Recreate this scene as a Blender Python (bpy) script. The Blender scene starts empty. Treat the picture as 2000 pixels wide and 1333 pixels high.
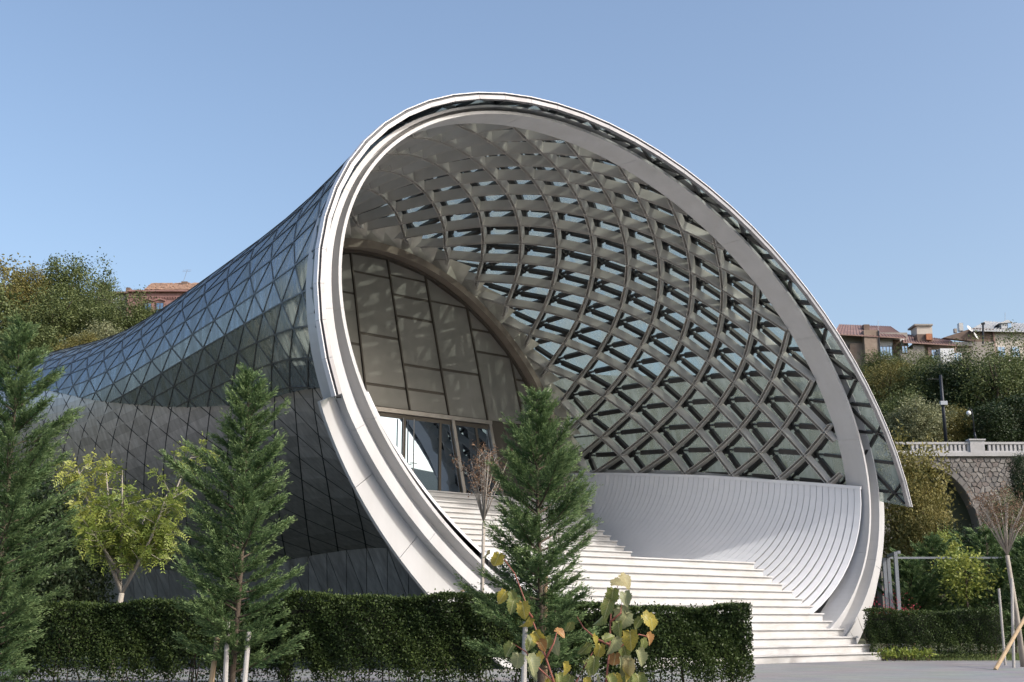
import bpy, math, random
import numpy as np
from mathutils import Vector

# ------------------------------------------------------------------ camera, sky, sun, exposure
FPX = 2400.0                       # focal length in pixels of a 2000 px wide frame
PITCH = math.atan(548.0 / FPX)
EYE = 1.15
SUN_AZ = 62.0                      # degrees from the direction "towards the viewer" (-Y) to the right (+X)
SUN_EL = 35.0
SUN_STRENGTH = 2.0
SKY_STRENGTH = 0.15
EXPOSURE = 0.62

scene = bpy.context.scene
cam_data = bpy.data.cameras.new("camera")
cam_data.sensor_width = 36.0
cam_data.lens = FPX / 2000.0 * 36.0
cam_data.clip_end = 5000.0
cam = bpy.data.objects.new("camera", cam_data)
cam.location = (0, 0, EYE)
cam.rotation_euler = (math.pi / 2 + PITCH, 0, 0)
scene.collection.objects.link(cam)
scene.camera = cam

sun_dir = Vector((math.sin(math.radians(SUN_AZ)) * math.cos(math.radians(SUN_EL)),
                  -math.cos(math.radians(SUN_AZ)) * math.cos(math.radians(SUN_EL)),
                  math.sin(math.radians(SUN_EL))))
world = bpy.data.worlds.new("World")
scene.world = world
world.use_nodes = True
wn = world.node_tree
for nd in list(wn.nodes):
    wn.nodes.remove(nd)
sky = wn.nodes.new("ShaderNodeTexSky")
sky.sky_type = 'NISHITA'
sky.sun_disc = False
sky.sun_elevation = math.radians(SUN_EL)
sky.sun_rotation = math.atan2(sun_dir.x, sun_dir.y)
sky.altitude = 400
sky.air_density = 1.1
sky.dust_density = 5.0
sky.ozone_density = 1.2
bg = wn.nodes.new("ShaderNodeBackground")
bg.inputs["Strength"].default_value = SKY_STRENGTH
wo = wn.nodes.new("ShaderNodeOutputWorld")
wn.links.new(sky.outputs[0], bg.inputs[0])
wn.links.new(bg.outputs[0], wo.inputs[0])

sun_data = bpy.data.lights.new("sun", 'SUN')
sun_data.energy = SUN_STRENGTH
sun_data.angle = math.radians(0.5)
sun_data.color = (1.0, 0.955, 0.89)
sun = bpy.data.objects.new("sun", sun_data)
sun.rotation_euler = (-sun_dir).to_track_quat('-Z', 'Y').to_euler()
sun.location = (30, -20, 60)
scene.collection.objects.link(sun)

scene.view_settings.view_transform = 'Standard'
scene.view_settings.look = 'None'
scene.view_settings.exposure = EXPOSURE
scene.view_settings.gamma = 1.0
scene.view_settings.use_curve_mapping = False
scene.cycles.max_bounces = 10
scene.cycles.transparent_max_bounces = 24
scene.cycles.caustics_reflective = False
scene.cycles.caustics_refractive = False

rng = np.random.default_rng(7)
random.seed(7)
PI = math.pi
COL = scene.collection

# ------------------------------------------------------------------ helpers
ORG = {}                            # world origin used by an object's local coordinates


def tag(o, label=None, cat=None, group=None, kind=None):
    if label: o["label"] = label
    if cat: o["category"] = cat
    if group: o["group"] = group
    if kind: o["kind"] = kind
    return o


def thing(name, loc, label, cat, group=None):
    o = bpy.data.objects.new(name, None)
    o.empty_display_size = 0.3
    o.location = loc
    COL.objects.link(o)
    ORG[o.name] = np.array(loc, float)
    return tag(o, label, cat, group)


def make_data(name, V, F, mat=None, smooth=False, tint=None):
    V = np.asarray(V, np.float32).reshape(-1, 3)
    me = bpy.data.meshes.new(name)
    if isinstance(F, np.ndarray):
        k = F.shape[1]
        me.vertices.add(len(V)); me.vertices.foreach_set("co", V.ravel())
        me.loops.add(F.size); me.loops.foreach_set("vertex_index", F.astype(np.int32).ravel())
        me.polygons.add(len(F))
        me.polygons.foreach_set("loop_start", np.arange(0, F.size, k, dtype=np.int32))
        me.polygons.foreach_set("loop_total", np.full(len(F), k, np.int32))
        me.update(calc_edges=True)
    else:
        me.from_pydata(V.tolist(), [], [tuple(int(i) for i in f) for f in F])
        me.update()
    if tint is not None:
        a = me.attributes.new("tint", 'FLOAT', 'POINT')
        a.data.foreach_set("value", np.asarray(tint, np.float32))
    if smooth:
        me.polygons.foreach_set("use_smooth", np.ones(len(me.polygons), bool))
    if mat is not None:
        me.materials.append(mat)
    return me


def obj(name, V, F, mat, parent=None, smooth=False, tint=None, loc=None):
    """one mesh object; V in world coordinates"""
    V = np.asarray(V, float).reshape(-1, 3)
    if parent is not None:
        org = ORG[parent.name]
    else:
        org = np.array(loc if loc is not None else [V[:, 0].mean(), V[:, 1].mean(), V[:, 2].min()], float)
    o = bpy.data.objects.new(name, make_data(name, V - org, F, mat, smooth, tint))
    COL.objects.link(o)
    if parent is not None:
        o.parent = parent
    else:
        o.location = org
    ORG[o.name] = org
    return o


class MB:
    """collects shapes for one mesh"""
    def __init__(self):
        self.V = []; self.F = []; self.n = 0

    def add(self, V, F):
        V = np.asarray(V, float).reshape(-1, 3)
        self.V.append(V)
        self.F += [tuple(int(i) + self.n for i in f) for f in F]
        self.n += len(V)
        return self

    def frame_box(self, c, ax, ay, az, hx, hy, hz):
        c = np.asarray(c, float); ax = np.asarray(ax, float) * hx; ay = np.asarray(ay, float) * hy; az = np.asarray(az, float) * hz
        V = [c + sx * ax + sy * ay + sz * az for sz in (-1, 1) for sy in (-1, 1) for sx in (-1, 1)]
        return self.add(V, [(0, 2, 3, 1), (4, 5, 7, 6), (0, 1, 5, 4), (2, 6, 7, 3), (0, 4, 6, 2), (1, 3, 7, 5)])

    def box(self, x0, x1, y0, y1, z0, z1):
        return self.frame_box(((x0 + x1) / 2, (y0 + y1) / 2, (z0 + z1) / 2), (1, 0, 0), (0, 1, 0), (0, 0, 1),
                              (x1 - x0) / 2, (y1 - y0) / 2, (z1 - z0) / 2)

    def beam(self, a, b, w, h, up=(0, 0, 1)):
        a = np.asarray(a, float); b = np.asarray(b, float)
        t = b - a; L = np.linalg.norm(t); t = t / max(L, 1e-9)
        up = np.asarray(up, float); s = np.cross(t, up)
        if np.linalg.norm(s) < 1e-6: s = np.cross(t, (1, 0, 0))
        s /= np.linalg.norm(s); u = np.cross(s, t)
        return self.frame_box((a + b) / 2, t, s, u, L / 2, w / 2, h / 2)

    def tube(self, pts, rads, k=8, caps=True):
        pts = np.asarray(pts, float); rads = np.broadcast_to(np.asarray(rads, float), (len(pts),))
        V = []; F = []
        ref = np.array([0.31, 0.17, 0.93])
        for i, p in enumerate(pts):
            t = pts[min(i + 1, len(pts) - 1)] - pts[max(i - 1, 0)]
            t = t / max(np.linalg.norm(t), 1e-9)
            s = np.cross(t, ref)
            if np.linalg.norm(s) < 0.05: s = np.cross(t, (1, 0, 0))
            s /= np.linalg.norm(s); u = np.cross(s, t)
            for j in range(k):
                a = 2 * PI * j / k
                V.append(p + rads[i] * (math.cos(a) * s + math.sin(a) * u))
        for i in range(len(pts) - 1):
            for j in range(k):
                F.append((i * k + j, i * k + (j + 1) % k, (i + 1) * k + (j + 1) % k, (i + 1) * k + j))
        if caps:
            F.append(tuple(range(k - 1, -1, -1))); F.append(tuple((len(pts) - 1) * k + j for j in range(k)))
        return self.add(V, F)

    def prism(self, poly, off):
        """polygon (list of 3-D points) extruded by the vector off"""
        poly = np.asarray(poly, float); m = len(poly)
        V = np.concatenate([poly, poly + np.asarray(off, float)])
        F = [tuple(range(m)), tuple(range(2 * m - 1, m - 1, -1))]
        F += [((i + 1) % m, i, m + i, m + (i + 1) % m) for i in range(m)]
        return self.add(V, F)

    def build(self, name, mat, parent=None, smooth=False, loc=None):
        return obj(name, np.concatenate(self.V), self.F, mat, parent, smooth, loc=loc)


# ------------------------------------------------------------------ materials
def nodes_of(name):
    m = bpy.data.materials.new(name)
    m.use_nodes = True
    nt = m.node_tree
    b = nt.nodes["Principled BSDF"]
    return m, nt, b


def mat_plain(name, col, rough=0.5, metal=0.0, noise=None, amount=0.25, scale=2.0, stretch=(1, 1, 1), bump=0.0, bump_scale=30.0,
              spec=0.5, rough_var=0.0, coord='Object'):
    """base colour broken up by two octaves of noise towards a second colour"""
    m, nt, b = nodes_of(name)
    b.inputs["Roughness"].default_value = rough
    b.inputs["Metallic"].default_value = metal
    b.inputs["Specular IOR Level"].default_value = spec
    tc = nt.nodes.new("ShaderNodeTexCoord")
    mp = nt.nodes.new("ShaderNodeMapping"); mp.inputs["Scale"].default_value = stretch
    nt.links.new(tc.outputs[coord], mp.inputs[0])
    n1 = nt.nodes.new("ShaderNodeTexNoise"); n1.inputs["Scale"].default_value = scale; n1.inputs["Detail"].default_value = 6
    n1.inputs["Roughness"].default_value = 0.62
    nt.links.new(mp.outputs[0], n1.inputs[0])
    ramp = nt.nodes.new("ShaderNodeMapRange")
    ramp.inputs[1].default_value = 0.35; ramp.inputs[2].default_value = 0.7
    ramp.inputs[3].default_value = 0.0; ramp.inputs[4].default_value = amount
    nt.links.new(n1.outputs[0], ramp.inputs[0])
    mx = nt.nodes.new("ShaderNodeMix"); mx.data_type = 'RGBA'
    mx.inputs[6].default_value = (*col, 1)
    c2 = noise if noise is not None else tuple(c * 0.55 for c in col)
    mx.inputs[7].default_value = (*c2, 1)
    nt.links.new(ramp.outputs[0], mx.inputs[0])
    nt.links.new(mx.outputs[2], b.inputs["Base Color"])
    if rough_var:
        rr = nt.nodes.new("ShaderNodeMapRange")
        rr.inputs[3].default_value = max(0.02, rough - rough_var); rr.inputs[4].default_value = rough + rough_var
        nt.links.new(n1.outputs[0], rr.inputs[0]); nt.links.new(rr.outputs[0], b.inputs["Roughness"])
    if bump:
        n2 = nt.nodes.new("ShaderNodeTexNoise"); n2.inputs["Scale"].default_value = bump_scale; n2.inputs["Detail"].default_value = 4
        nt.links.new(tc.outputs[coord], n2.inputs[0])
        bp = nt.nodes.new("ShaderNodeBump"); bp.inputs["Strength"].default_value = bump; bp.inputs["Distance"].default_value = 0.02
        nt.links.new(n2.outputs[0], bp.inputs["Height"]); nt.links.new(bp.outputs[0], b.inputs["Normal"])
    return m


def mat_leaf(name, c0, c1, rough=0.5, trans=0.25, spec=0.35):
    """leaf: colour from c0 to c1 by the per-leaf attribute 'tint', some light passing through"""
    m, nt, b = nodes_of(name)
    at = nt.nodes.new("ShaderNodeAttribute"); at.attribute_name = "tint"
    mx = nt.nodes.new("ShaderNodeMix"); mx.data_type = 'RGBA'
    mx.inputs[6].default_value = (*c0, 1); mx.inputs[7].default_value = (*c1, 1)
    nt.links.new(at.outputs["Fac"], mx.inputs[0])
    nt.links.new(mx.outputs[2], b.inputs["Base Color"])
    b.inputs["Roughness"].default_value = rough
    b.inputs["Specular IOR Level"].default_value = spec
    tr = nt.nodes.new("ShaderNodeBsdfTranslucent")
    nt.links.new(mx.outputs[2], tr.inputs[0])
    ms = nt.nodes.new("ShaderNodeMixShader"); ms.inputs[0].default_value = trans
    out = nt.nodes["Material Output"]
    nt.links.new(b.outputs[0], ms.inputs[1]); nt.links.new(tr.outputs[0], ms.inputs[2]); nt.links.new(ms.outputs[0], out.inputs[0])
    return m


def mat_glass(name, tint, reflect, base, dirt, dirt_col):
    """coated sheet glass: tinted see-through, mirror reflection growing towards grazing, streaks of dust"""
    m, nt, b = nodes_of(name)
    nt.nodes.remove(b)
    out = nt.nodes["Material Output"]
    tp = nt.nodes.new("ShaderNodeBsdfTransparent"); tp.inputs[0].default_value = (*tint, 1)
    gl = nt.nodes.new("ShaderNodeBsdfGlossy"); gl.inputs[0].default_value = (*reflect, 1); gl.inputs["Roughness"].default_value = 0.16
    fr = nt.nodes.new("ShaderNodeLayerWeight"); fr.inputs[0].default_value = 0.5
    mr = nt.nodes.new("ShaderNodeMapRange"); mr.interpolation_type = 'SMOOTHSTEP'
    mr.inputs[1].default_value = 0.0; mr.inputs[2].default_value = 1.0; mr.inputs[3].default_value = base; mr.inputs[4].default_value = 0.46
    nt.links.new(fr.outputs["Facing"], mr.inputs[0])
    ms = nt.nodes.new("ShaderNodeMixShader")
    nt.links.new(mr.outputs[0], ms.inputs[0]); nt.links.new(tp.outputs[0], ms.inputs[1]); nt.links.new(gl.outputs[0], ms.inputs[2])
    tc = nt.nodes.new("ShaderNodeTexCoord"); mp = nt.nodes.new("ShaderNodeMapping"); mp.inputs["Scale"].default_value = (2.2, 2.2, 0.25)
    nt.links.new(tc.outputs["Object"], mp.inputs[0])
    nz = nt.nodes.new("ShaderNodeTexNoise"); nz.inputs["Scale"].default_value = 1.0; nz.inputs["Detail"].default_value = 3
    nt.links.new(mp.outputs[0], nz.inputs[0])
    dr = nt.nodes.new("ShaderNodeMapRange"); dr.inputs[1].default_value = 0.35; dr.inputs[2].default_value = 0.75
    dr.inputs[3].default_value = dirt * 0.35; dr.inputs[4].default_value = dirt * 1.6
    nt.links.new(nz.outputs[0], dr.inputs[0])
    df = nt.nodes.new("ShaderNodeBsdfDiffuse"); df.inputs[0].default_value = (*dirt_col, 1)
    tl = nt.nodes.new("ShaderNodeBsdfTranslucent"); tl.inputs[0].default_value = (*dirt_col, 1)
    m2 = nt.nodes.new("ShaderNodeMixShader"); m2.inputs[0].default_value = 0.6
    nt.links.new(df.outputs[0], m2.inputs[1]); nt.links.new(tl.outputs[0], m2.inputs[2])
    m3 = nt.nodes.new("ShaderNodeMixShader")
    nt.links.new(dr.outputs[0], m3.inputs[0]); nt.links.new(ms.outputs[0], m3.inputs[1]); nt.links.new(m2.outputs[0], m3.inputs[2])
    nt.links.new(m3.outputs[0], out.inputs[0])
    return m


M = {}
M['white'] = mat_plain("white_paint", (0.66, 0.66, 0.66), 0.38, noise=(0.52, 0.51, 0.49), amount=0.3, scale=0.7, stretch=(1, 1, 0.35))
M['ring'] = mat_plain("ring_paint", (0.53, 0.53, 0.54), 0.34, noise=(0.40, 0.395, 0.385), amount=0.5, scale=0.9, stretch=(1.6, 1.6, 0.3))
M['clad'] = mat_plain("cladding_paint", (0.74, 0.75, 0.78), 0.42, noise=(0.62, 0.63, 0.66), amount=0.35, scale=0.8)
M['step'] = mat_plain("step_stone", (0.56, 0.563, 0.565), 0.55, noise=(0.38, 0.35, 0.32), amount=0.6, scale=1.4, stretch=(1, 1, 3), bump=0.15, bump_scale=60)
M['rib'] = mat_plain("rib_paint", (0.52, 0.50, 0.475), 0.40, noise=(0.40, 0.375, 0.335), amount=0.6, scale=0.9)
M['black'] = mat_plain("black_steel", (0.018, 0.019, 0.022), 0.45, noise=(0.05, 0.045, 0.04), amount=0.4, scale=6)
M['cap'] = mat_plain("rim_aluminium", (0.22, 0.22, 0.235), 0.33, metal=0.5, noise=(0.5, 0.5, 0.52), amount=0.4, scale=1.2)
M['capwhite'] = mat_plain("rim_white", (0.8, 0.78, 0.8), 0.35)
M['capdark'] = mat_plain("rim_gasket", (0.06, 0.065, 0.075), 0.5)
M['glass'] = mat_glass("shell_glass", (0.80, 0.84, 0.81), (0.54, 0.59, 0.68), 0.05, 0.40, (0.50, 0.55, 0.53))
M['lining'] = mat_plain("dark_lining", (0.10, 0.115, 0.14), 0.6)
M['bronze'] = mat_plain("bronze_panel", (0.20, 0.197, 0.178), 0.36, metal=0.35, noise=(0.28, 0.27, 0.245), amount=0.9, scale=0.55, rough_var=0.12)
M['bronze_band'] = mat_plain("bronze_band", (0.36, 0.31, 0.26), 0.36, metal=0.6, noise=(0.22, 0.18, 0.15), amount=0.9, scale=0.8)
M['bronze_dark'] = mat_plain("bronze_mullion", (0.10, 0.088, 0.074), 0.4, metal=0.5)
M['closure'] = mat_plain("closure_metal", (0.64, 0.61, 0.54), 0.42, metal=0.3, noise=(0.36, 0.33, 0.28), amount=0.7, scale=1.2)
M['steel'] = mat_plain("brushed_steel", (0.42, 0.40, 0.38), 0.34, metal=0.8, noise=(0.28, 0.25, 0.22), amount=0.6, scale=2.5)


def mat_metal_shell():
    """dark stainless cladding with run-off streaks"""
    m, nt, b = nodes_of("shell_metal")
    tc = nt.nodes.new("ShaderNodeTexCoord")
    mp = nt.nodes.new("ShaderNodeMapping"); mp.inputs["Scale"].default_value = (2.6, 2.6, 0.16)
    nt.links.new(tc.outputs["Object"], mp.inputs[0])
    n1 = nt.nodes.new("ShaderNodeTexNoise"); n1.inputs["Scale"].default_value = 1.3; n1.inputs["Detail"].default_value = 8
    n1.inputs["Roughness"].default_value = 0.7
    nt.links.new(mp.outputs[0], n1.inputs[0])
    cr = nt.nodes.new("ShaderNodeValToRGB")
    cr.color_ramp.elements[0].position = 0.36; cr.color_ramp.elements[0].color = (0.42, 0.385, 0.375, 1)
    cr.color_ramp.elements[1].position = 0.68; cr.color_ramp.elements[1].color = (0.68, 0.64, 0.62, 1)
    nt.links.new(n1.outputs[0], cr.inputs[0])
    oi = nt.nodes.new("ShaderNodeObjectInfo")
    mul = nt.nodes.new("ShaderNodeMapRange"); mul.inputs[3].default_value = 0.78; mul.inputs[4].default_value = 1.12
    nt.links.new(oi.outputs["Random"], mul.inputs[0])
    vm = nt.nodes.new("ShaderNodeVectorMath"); vm.operation = 'SCALE'
    nt.links.new(cr.outputs[0], vm.inputs[0]); nt.links.new(mul.outputs[0], vm.inputs["Scale"])
    nt.links.new(vm.outputs[0], b.inputs["Base Color"])
    b.inputs["Metallic"].default_value = 0.7
    rr = nt.nodes.new("ShaderNodeMapRange"); rr.inputs[3].default_value = 0.28; rr.inputs[4].default_value = 0.58
    nt.links.new(n1.outputs[0], rr.inputs[0]); nt.links.new(rr.outputs[0], b.inputs["Roughness"])
    return m


M['metal'] = mat_metal_shell()


def mat_pane(name):
    """door glass: strong mirror over a dark room"""
    m, nt, b = nodes_of(name)
    b.inputs["Base Color"].default_value = (0.012, 0.014, 0.016, 1)
    b.inputs["Roughness"].default_value = 0.02
    gl = nt.nodes.new("ShaderNodeBsdfGlossy"); gl.inputs[0].default_value = (0.50, 0.64, 0.80, 1); gl.inputs["Roughness"].default_value = 0.01
    ms = nt.nodes.new("ShaderNodeMixShader"); ms.inputs[0].default_value = 0.58
    nt.links.new(b.outputs[0], ms.inputs[1]); nt.links.new(gl.outputs[0], ms.inputs[2])
    nt.links.new(ms.outputs[0], nt.nodes["Material Output"].inputs[0])
    return m


M['pane'] = mat_pane("door_glass")

# ------------------------------------------------------------------ the place: one frame for the whole hall
# P0 = right end of the lowest step on the ground; E = along the steps (to the right, away), N = up the stairs, into the hall
AL = math.radians(51.0)
EV = np.array([math.sin(AL), math.cos(AL), 0.0])
NV = np.array([-math.cos(AL), math.sin(AL), 0.0])
ZV = np.array([0.0, 0.0, 1.0])
P0 = np.array([11.31163592, 38.72477759, 0.0])
CAMP = np.array([0, 0, EYE])
CF = np.array([0, math.cos(PITCH), math.sin(PITCH)])
CU = np.array([0, -math.sin(PITCH), math.cos(PITCH)])
CR = np.array([1.0, 0, 0])


def ray(x, y):
    return CR * (x - 1000) / FPX + CU * (666.5 - y) / FPX + CF


def on_plane(x, y, p, nrm):
    d = ray(x, y)
    return CAMP + d * (((np.asarray(p) - CAMP) @ nrm) / (d @ nrm))


def at(x, y, Y):
    """point of the photograph's line of sight (x, y) at distance Y in front of the viewer"""
    return on_plane(x, y, np.array([0, Y, 0.0]), np.array([0, 1.0, 0]))


def project(P):
    d = np.asarray(P) - CAMP
    z = d @ CF
    return np.stack([1000 + FPX * (d @ CR) / z, 666.5 - FPX * (d @ CU) / z], -1)


def W(s, d, z):
    """hall coordinates (along the steps, into the hall, up) to world"""
    s = np.asarray(s, float); d = np.asarray(d, float); z = np.asarray(z, float)
    return P0 + s[..., None] * EV + d[..., None] * NV + z[..., None] * ZV


# the horn: elliptic sections from the mouth to the narrow tail
C_IN = np.array([-8.593, 7.244]); M_IN = np.array([[10.085, -1.214], [-1.214, 7.411]])
C_BK = np.array([-7.5784, 9.1499]); M_BK = np.array([[5.9901, -1.3712], [-1.3712, 5.5142]])
C_RM = np.array([-8.38244507, 6.06935418]); M_RM = np.array([[11.269029, -1.5306744], [-1.5306744, 8.8635756]])
RAD = PI / 180


def gd(d):
    t = (d - 1.2) / 14.3
    return np.where(d < 15.5, t + 0.7295 * t * (1 - t), 1 + 0.151 * (1 - np.exp(-(np.maximum(d, 15.5) - 15.5) / 8)))


def lat(ph, d):
    """section of the lattice vault: (s, z) at angle ph (rad) and depth d"""
    ph = np.asarray(ph, float); d = np.asarray(d, float)
    g = gd(d)
    cs, sn = np.cos(ph), np.sin(ph)
    cs = np.where(cs < 0, cs * (1 + 0.1657 * g), cs)
    a0 = C_IN[0] + M_IN[0, 0] * cs + M_IN[0, 1] * sn; a1 = C_IN[1] + M_IN[1, 0] * cs + M_IN[1, 1] * sn
    b0 = C_BK[0] + M_BK[0, 0] * cs + M_BK[0, 1] * sn; b1 = C_BK[1] + M_BK[1, 0] * cs + M_BK[1, 1] * sn
    return a0 * (1 - g) + b0 * g, a1 * (1 - g) + b1 * g - 1.25 * np.exp(-((d - 29) / 12.0) ** 2)


def lnrm(ph, d):
    h = 1e-3
    a = lat(ph + h, d); b = lat(ph - h, d)
    tx, tz = a[0] - b[0], a[1] - b[1]
    L = np.hypot(tx, tz)
    return tz / L, -tx / L


# rim of the glazing: distance outside the vault, measured along the vault's normal
_rp = np.arange(-90, 276, 1.0) * RAD
_rd = np.full(_rp.shape, 0.7)
for _it in range(3):
    _s, _z = lat(_rp, _rd); _a, _b = lnrm(_rp, _rd)
    _lo, _hi = np.full(_rp.shape, -3.0), np.full(_rp.shape, 6.0)
    _Mi = np.linalg.inv(M_RM)
    for _k in range(40):
        _m = (_lo + _hi) / 2
        _ds, _dz = _s + _m * _a - C_RM[0], _z + _m * _b - C_RM[1]
        _in = np.hypot(_Mi[0, 0] * _ds + _Mi[0, 1] * _dz, _Mi[1, 0] * _ds + _Mi[1, 1] * _dz) < 1
        _lo = np.where(_in, _m, _lo); _hi = np.where(_in, _hi, _m)
    _rr = (_lo + _hi) / 2
    _rd = 0.5 + 0.03 * (_z + _rr * _b - 5)


def rim_r(ph):
    return np.interp(ph, _rp, _rr)


def rim_d(ph):
    return np.interp(ph, _rp, _rd)


def vault(ph, d, off=0.0):
    s, z = lat(ph, d)
    if np.any(off):
        a, b = lnrm(ph, d); s = s + off * a; z = z + off * b
    return W(s, d, z)


def skin(ph, d, off=0.6):
    """outer glass surface"""
    ph = np.asarray(ph, float); d = np.asarray(d, float)
    s, z = lat(ph, d); a, b = lnrm(ph, d)
    dr = rim_d(ph)
    w = (1 - np.clip((d - dr) / (5.0 - dr), 0, 1)) ** 2
    gap = np.interp(ph, [100 * RAD, 142 * RAD], [0.78, 0.6])
    o = gap + (rim_r(ph) - gap) * w + (off - 0.6)
    return W(s + o * a, d, z + o * b)


def ring_pt(ph, r, d):
    s, z = lat(ph, np.full(np.shape(ph), 1.2)); a, b = lnrm(ph, np.full(np.shape(ph), 1.2))
    return W(s + r * a, np.full(np.shape(ph), float(d)) if np.ndim(d) == 0 else d, z + r * b)


def flange_r(phd):
    """outer edge of the white front flange of the lower shell"""
    phd = np.asarray(phd, float)
    return np.where(phd > 90, 1.08 + 0.0135 * np.clip(phd - 195, -20, 90), 1.28 + 0.012 * np.clip(-25 - phd, 0, 80))


def low(ph, d, off=0.45):
    """metal-clad lower shell: from the front flange back to the horn"""
    ph = np.asarray(ph, float); d = np.asarray(d, float)
    s, z = lat(ph, d); a, b = lnrm(ph, d)
    d0 = np.full(np.shape(ph), 1.2)
    s0, z0 = lat(ph, d0); a0, b0 = lnrm(ph, d0)
    r = flange_r(ph / RAD)
    w = (1 - np.clip((d - 1.5) / 5.5, 0, 1)) ** 2
    o = off - 0.45
    fs, fz = s0 + r * a0, z0 + r * b0
    d15 = np.full(np.shape(ph), 1.5)
    s1, z1 = lat(ph, d15); a1, b1 = lnrm(ph, d15)
    return W(s + 0.45 * a + (fs - s1 - 0.45 * a1) * w + o * a, d, z + 0.45 * b + (fz - z1 - 0.45 * b1) * w + o * b)


# lattice node grid (row r, line A): angle and depth, measured on the building
QP = [1.1127, -0.7754, 0.7996, 0.0034, -0.0844, -0.0711, 0.0065, 0.0532, -0.101, 0.0495]
QD = [5.0713, -5.7779, -4.9811, 2.143, 3.2987, 2.8099, -2.4813, -2.6199, -1.0859, -1.9064]


def poly_node(r, A):
    a = A / 8.0; b = (A + r - 8) / 8.0
    X = [1, a, b, a * b, a * a, b * b, a ** 3, a * a * b, a * b * b, b ** 3]
    return sum(p * x for p, x in zip(QP, X)) / RAD, sum(p * x for p, x in zip(QD, X))


A_MIN, A_MAX = -36, 14
R_MIN, R_MAX = -4, 44
D_K = {-3: -11.5, -2: -7.5, -1: -3.4, 0: 1.0, 1: 5.4, 2: 8.6, 3: 11.1, 4: 13.3}
for k_ in range(5, 60):
    D_K[k_] = D_K[k_ - 1] + 2.05
for k_ in range(-4, -30, -1):
    D_K[k_] = D_K[k_ + 1] - 4.2


def left_node(r, A):
    k = -6 - A
    ph = 132.5 + 6.42 * (r - 20)
    D = D_K.get(k, 200)
    sl = 0.135 * (1 + (0.45 * math.exp(-max(D - 5, -6) / 6) if ph > 171 else 0))
    return ph, D - sl * (ph - 171)


NODE = {}
for r in range(R_MIN, R_MAX + 1):
    row = {}
    if r <= 21:
        good = [A for A in range(-8, 10) if 2.2 <= poly_node(r, A)[1] <= 12.6 and poly_node(r, A)[1] > poly_node(r, A + 1)[1]]
        # keep the longest run around the middle
        for A in good:
            row[A] = poly_node(r, A)
        hi, lo = max(good), min(good)
        sp = max(0.7, row[hi - 1][1] - row[hi][1]) if hi - 1 in row else 1.0
        for A in range(hi + 1, A_MAX + 1):
            row[A] = (row[A - 1][0], row[A - 1][1] - sp)
        sp = min(2.6, max(1.2, row[lo][1] - row[lo + 1][1])) if lo + 1 in row else 2.0
        for A in range(lo - 1, A_MIN - 1, -1):
            sp += (2.05 - sp) * 0.3
            row[A] = (row[A + 1][0], row[A + 1][1] + sp)
    for A in range(A_MIN, A_MAX + 1):
        w = min(1.0, max(0.0, (r - 20) / 7.0))
        w = w * w * (3 - 2 * w)
        if r <= 20:
            NODE[(r, A)] = row[A]
        elif w >= 1:
            NODE[(r, A)] = left_node(r, A)
        else:
            a20, a18 = NODE[(20, A)], NODE[(17, A)]
            q = left_node(r, A)
            NODE[(r, A)] = (a20[0] * (1 - w) + (q[0] - 6.42 * (r - 20)) * w + 6.42 * (r - 20),
                            (a20[1] + (a20[1] - a18[1]) / 3 * (r - 20)) * (1 - w) + q[1] * w)

EDGE_D = [0, 3.3, 5.4, 11.4, 14.4, 16.5, 19.8, 23.25, 27.5, 31.5, 34.75, 38, 60]
EDGE_P = [193.8, 195.5, 196.5, 198.5, 198, 196, 191, 183.5, 174.5, 166.5, 161.5, 158, 150]


def edge_ph(d):
    """angle of the lower left edge of the glazing"""
    return np.interp(d, EDGE_D, EDGE_P)


def clad_ph(d):
    """angle of the top edge of the interior cladding on the right"""
    return np.interp(d, [1.2, 2.75, 4.5, 6.35, 8.4, 10.6, 13], [-5.0, -5.8, -6.8, -7.3, -8.0, -8.0, -7.5])


def low_ph(d):
    """lower right edge of the glazing"""
    return float(np.interp(d, [0.4, 1.2, 2.6], [-7.7, -7.7, -7.6]))


def clip_poly(poly, f):
    """keep the part of a (ph, d) polygon where f >= 0"""
    out = []
    m = len(poly)
    for i in range(m):
        a, b = poly[i], poly[(i + 1) % m]
        fa, fb = f(a), f(b)
        if fa >= 0: out.append(a)
        if (fa >= 0) != (fb >= 0):
            t = fa / (fa - fb)
            out.append((a[0] + t * (b[0] - a[0]), a[1] + t * (b[1] - a[1])))
    return out


def clip_line(pts, f):
    """runs of a (ph, d) polyline where f >= 0"""
    runs, cur = [], []
    for i in range(len(pts)):
        fi = f(pts[i])
        if i:
            fp = f(pts[i - 1])
            if (fp >= 0) != (fi >= 0):
                t = fp / (fp - fi)
                q = (pts[i - 1][0] + t * (pts[i][0] - pts[i - 1][0]), pts[i - 1][1] + t * (pts[i][1] - pts[i - 1][1]))
                if fi >= 0: cur = [q]
                else:
                    cur.append(q); runs.append(cur); cur = []
        if fi >= 0: cur.append(pts[i])
    if len(cur) > 1: runs.append(cur)
    return [c for c in runs if len(c) > 1]


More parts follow.
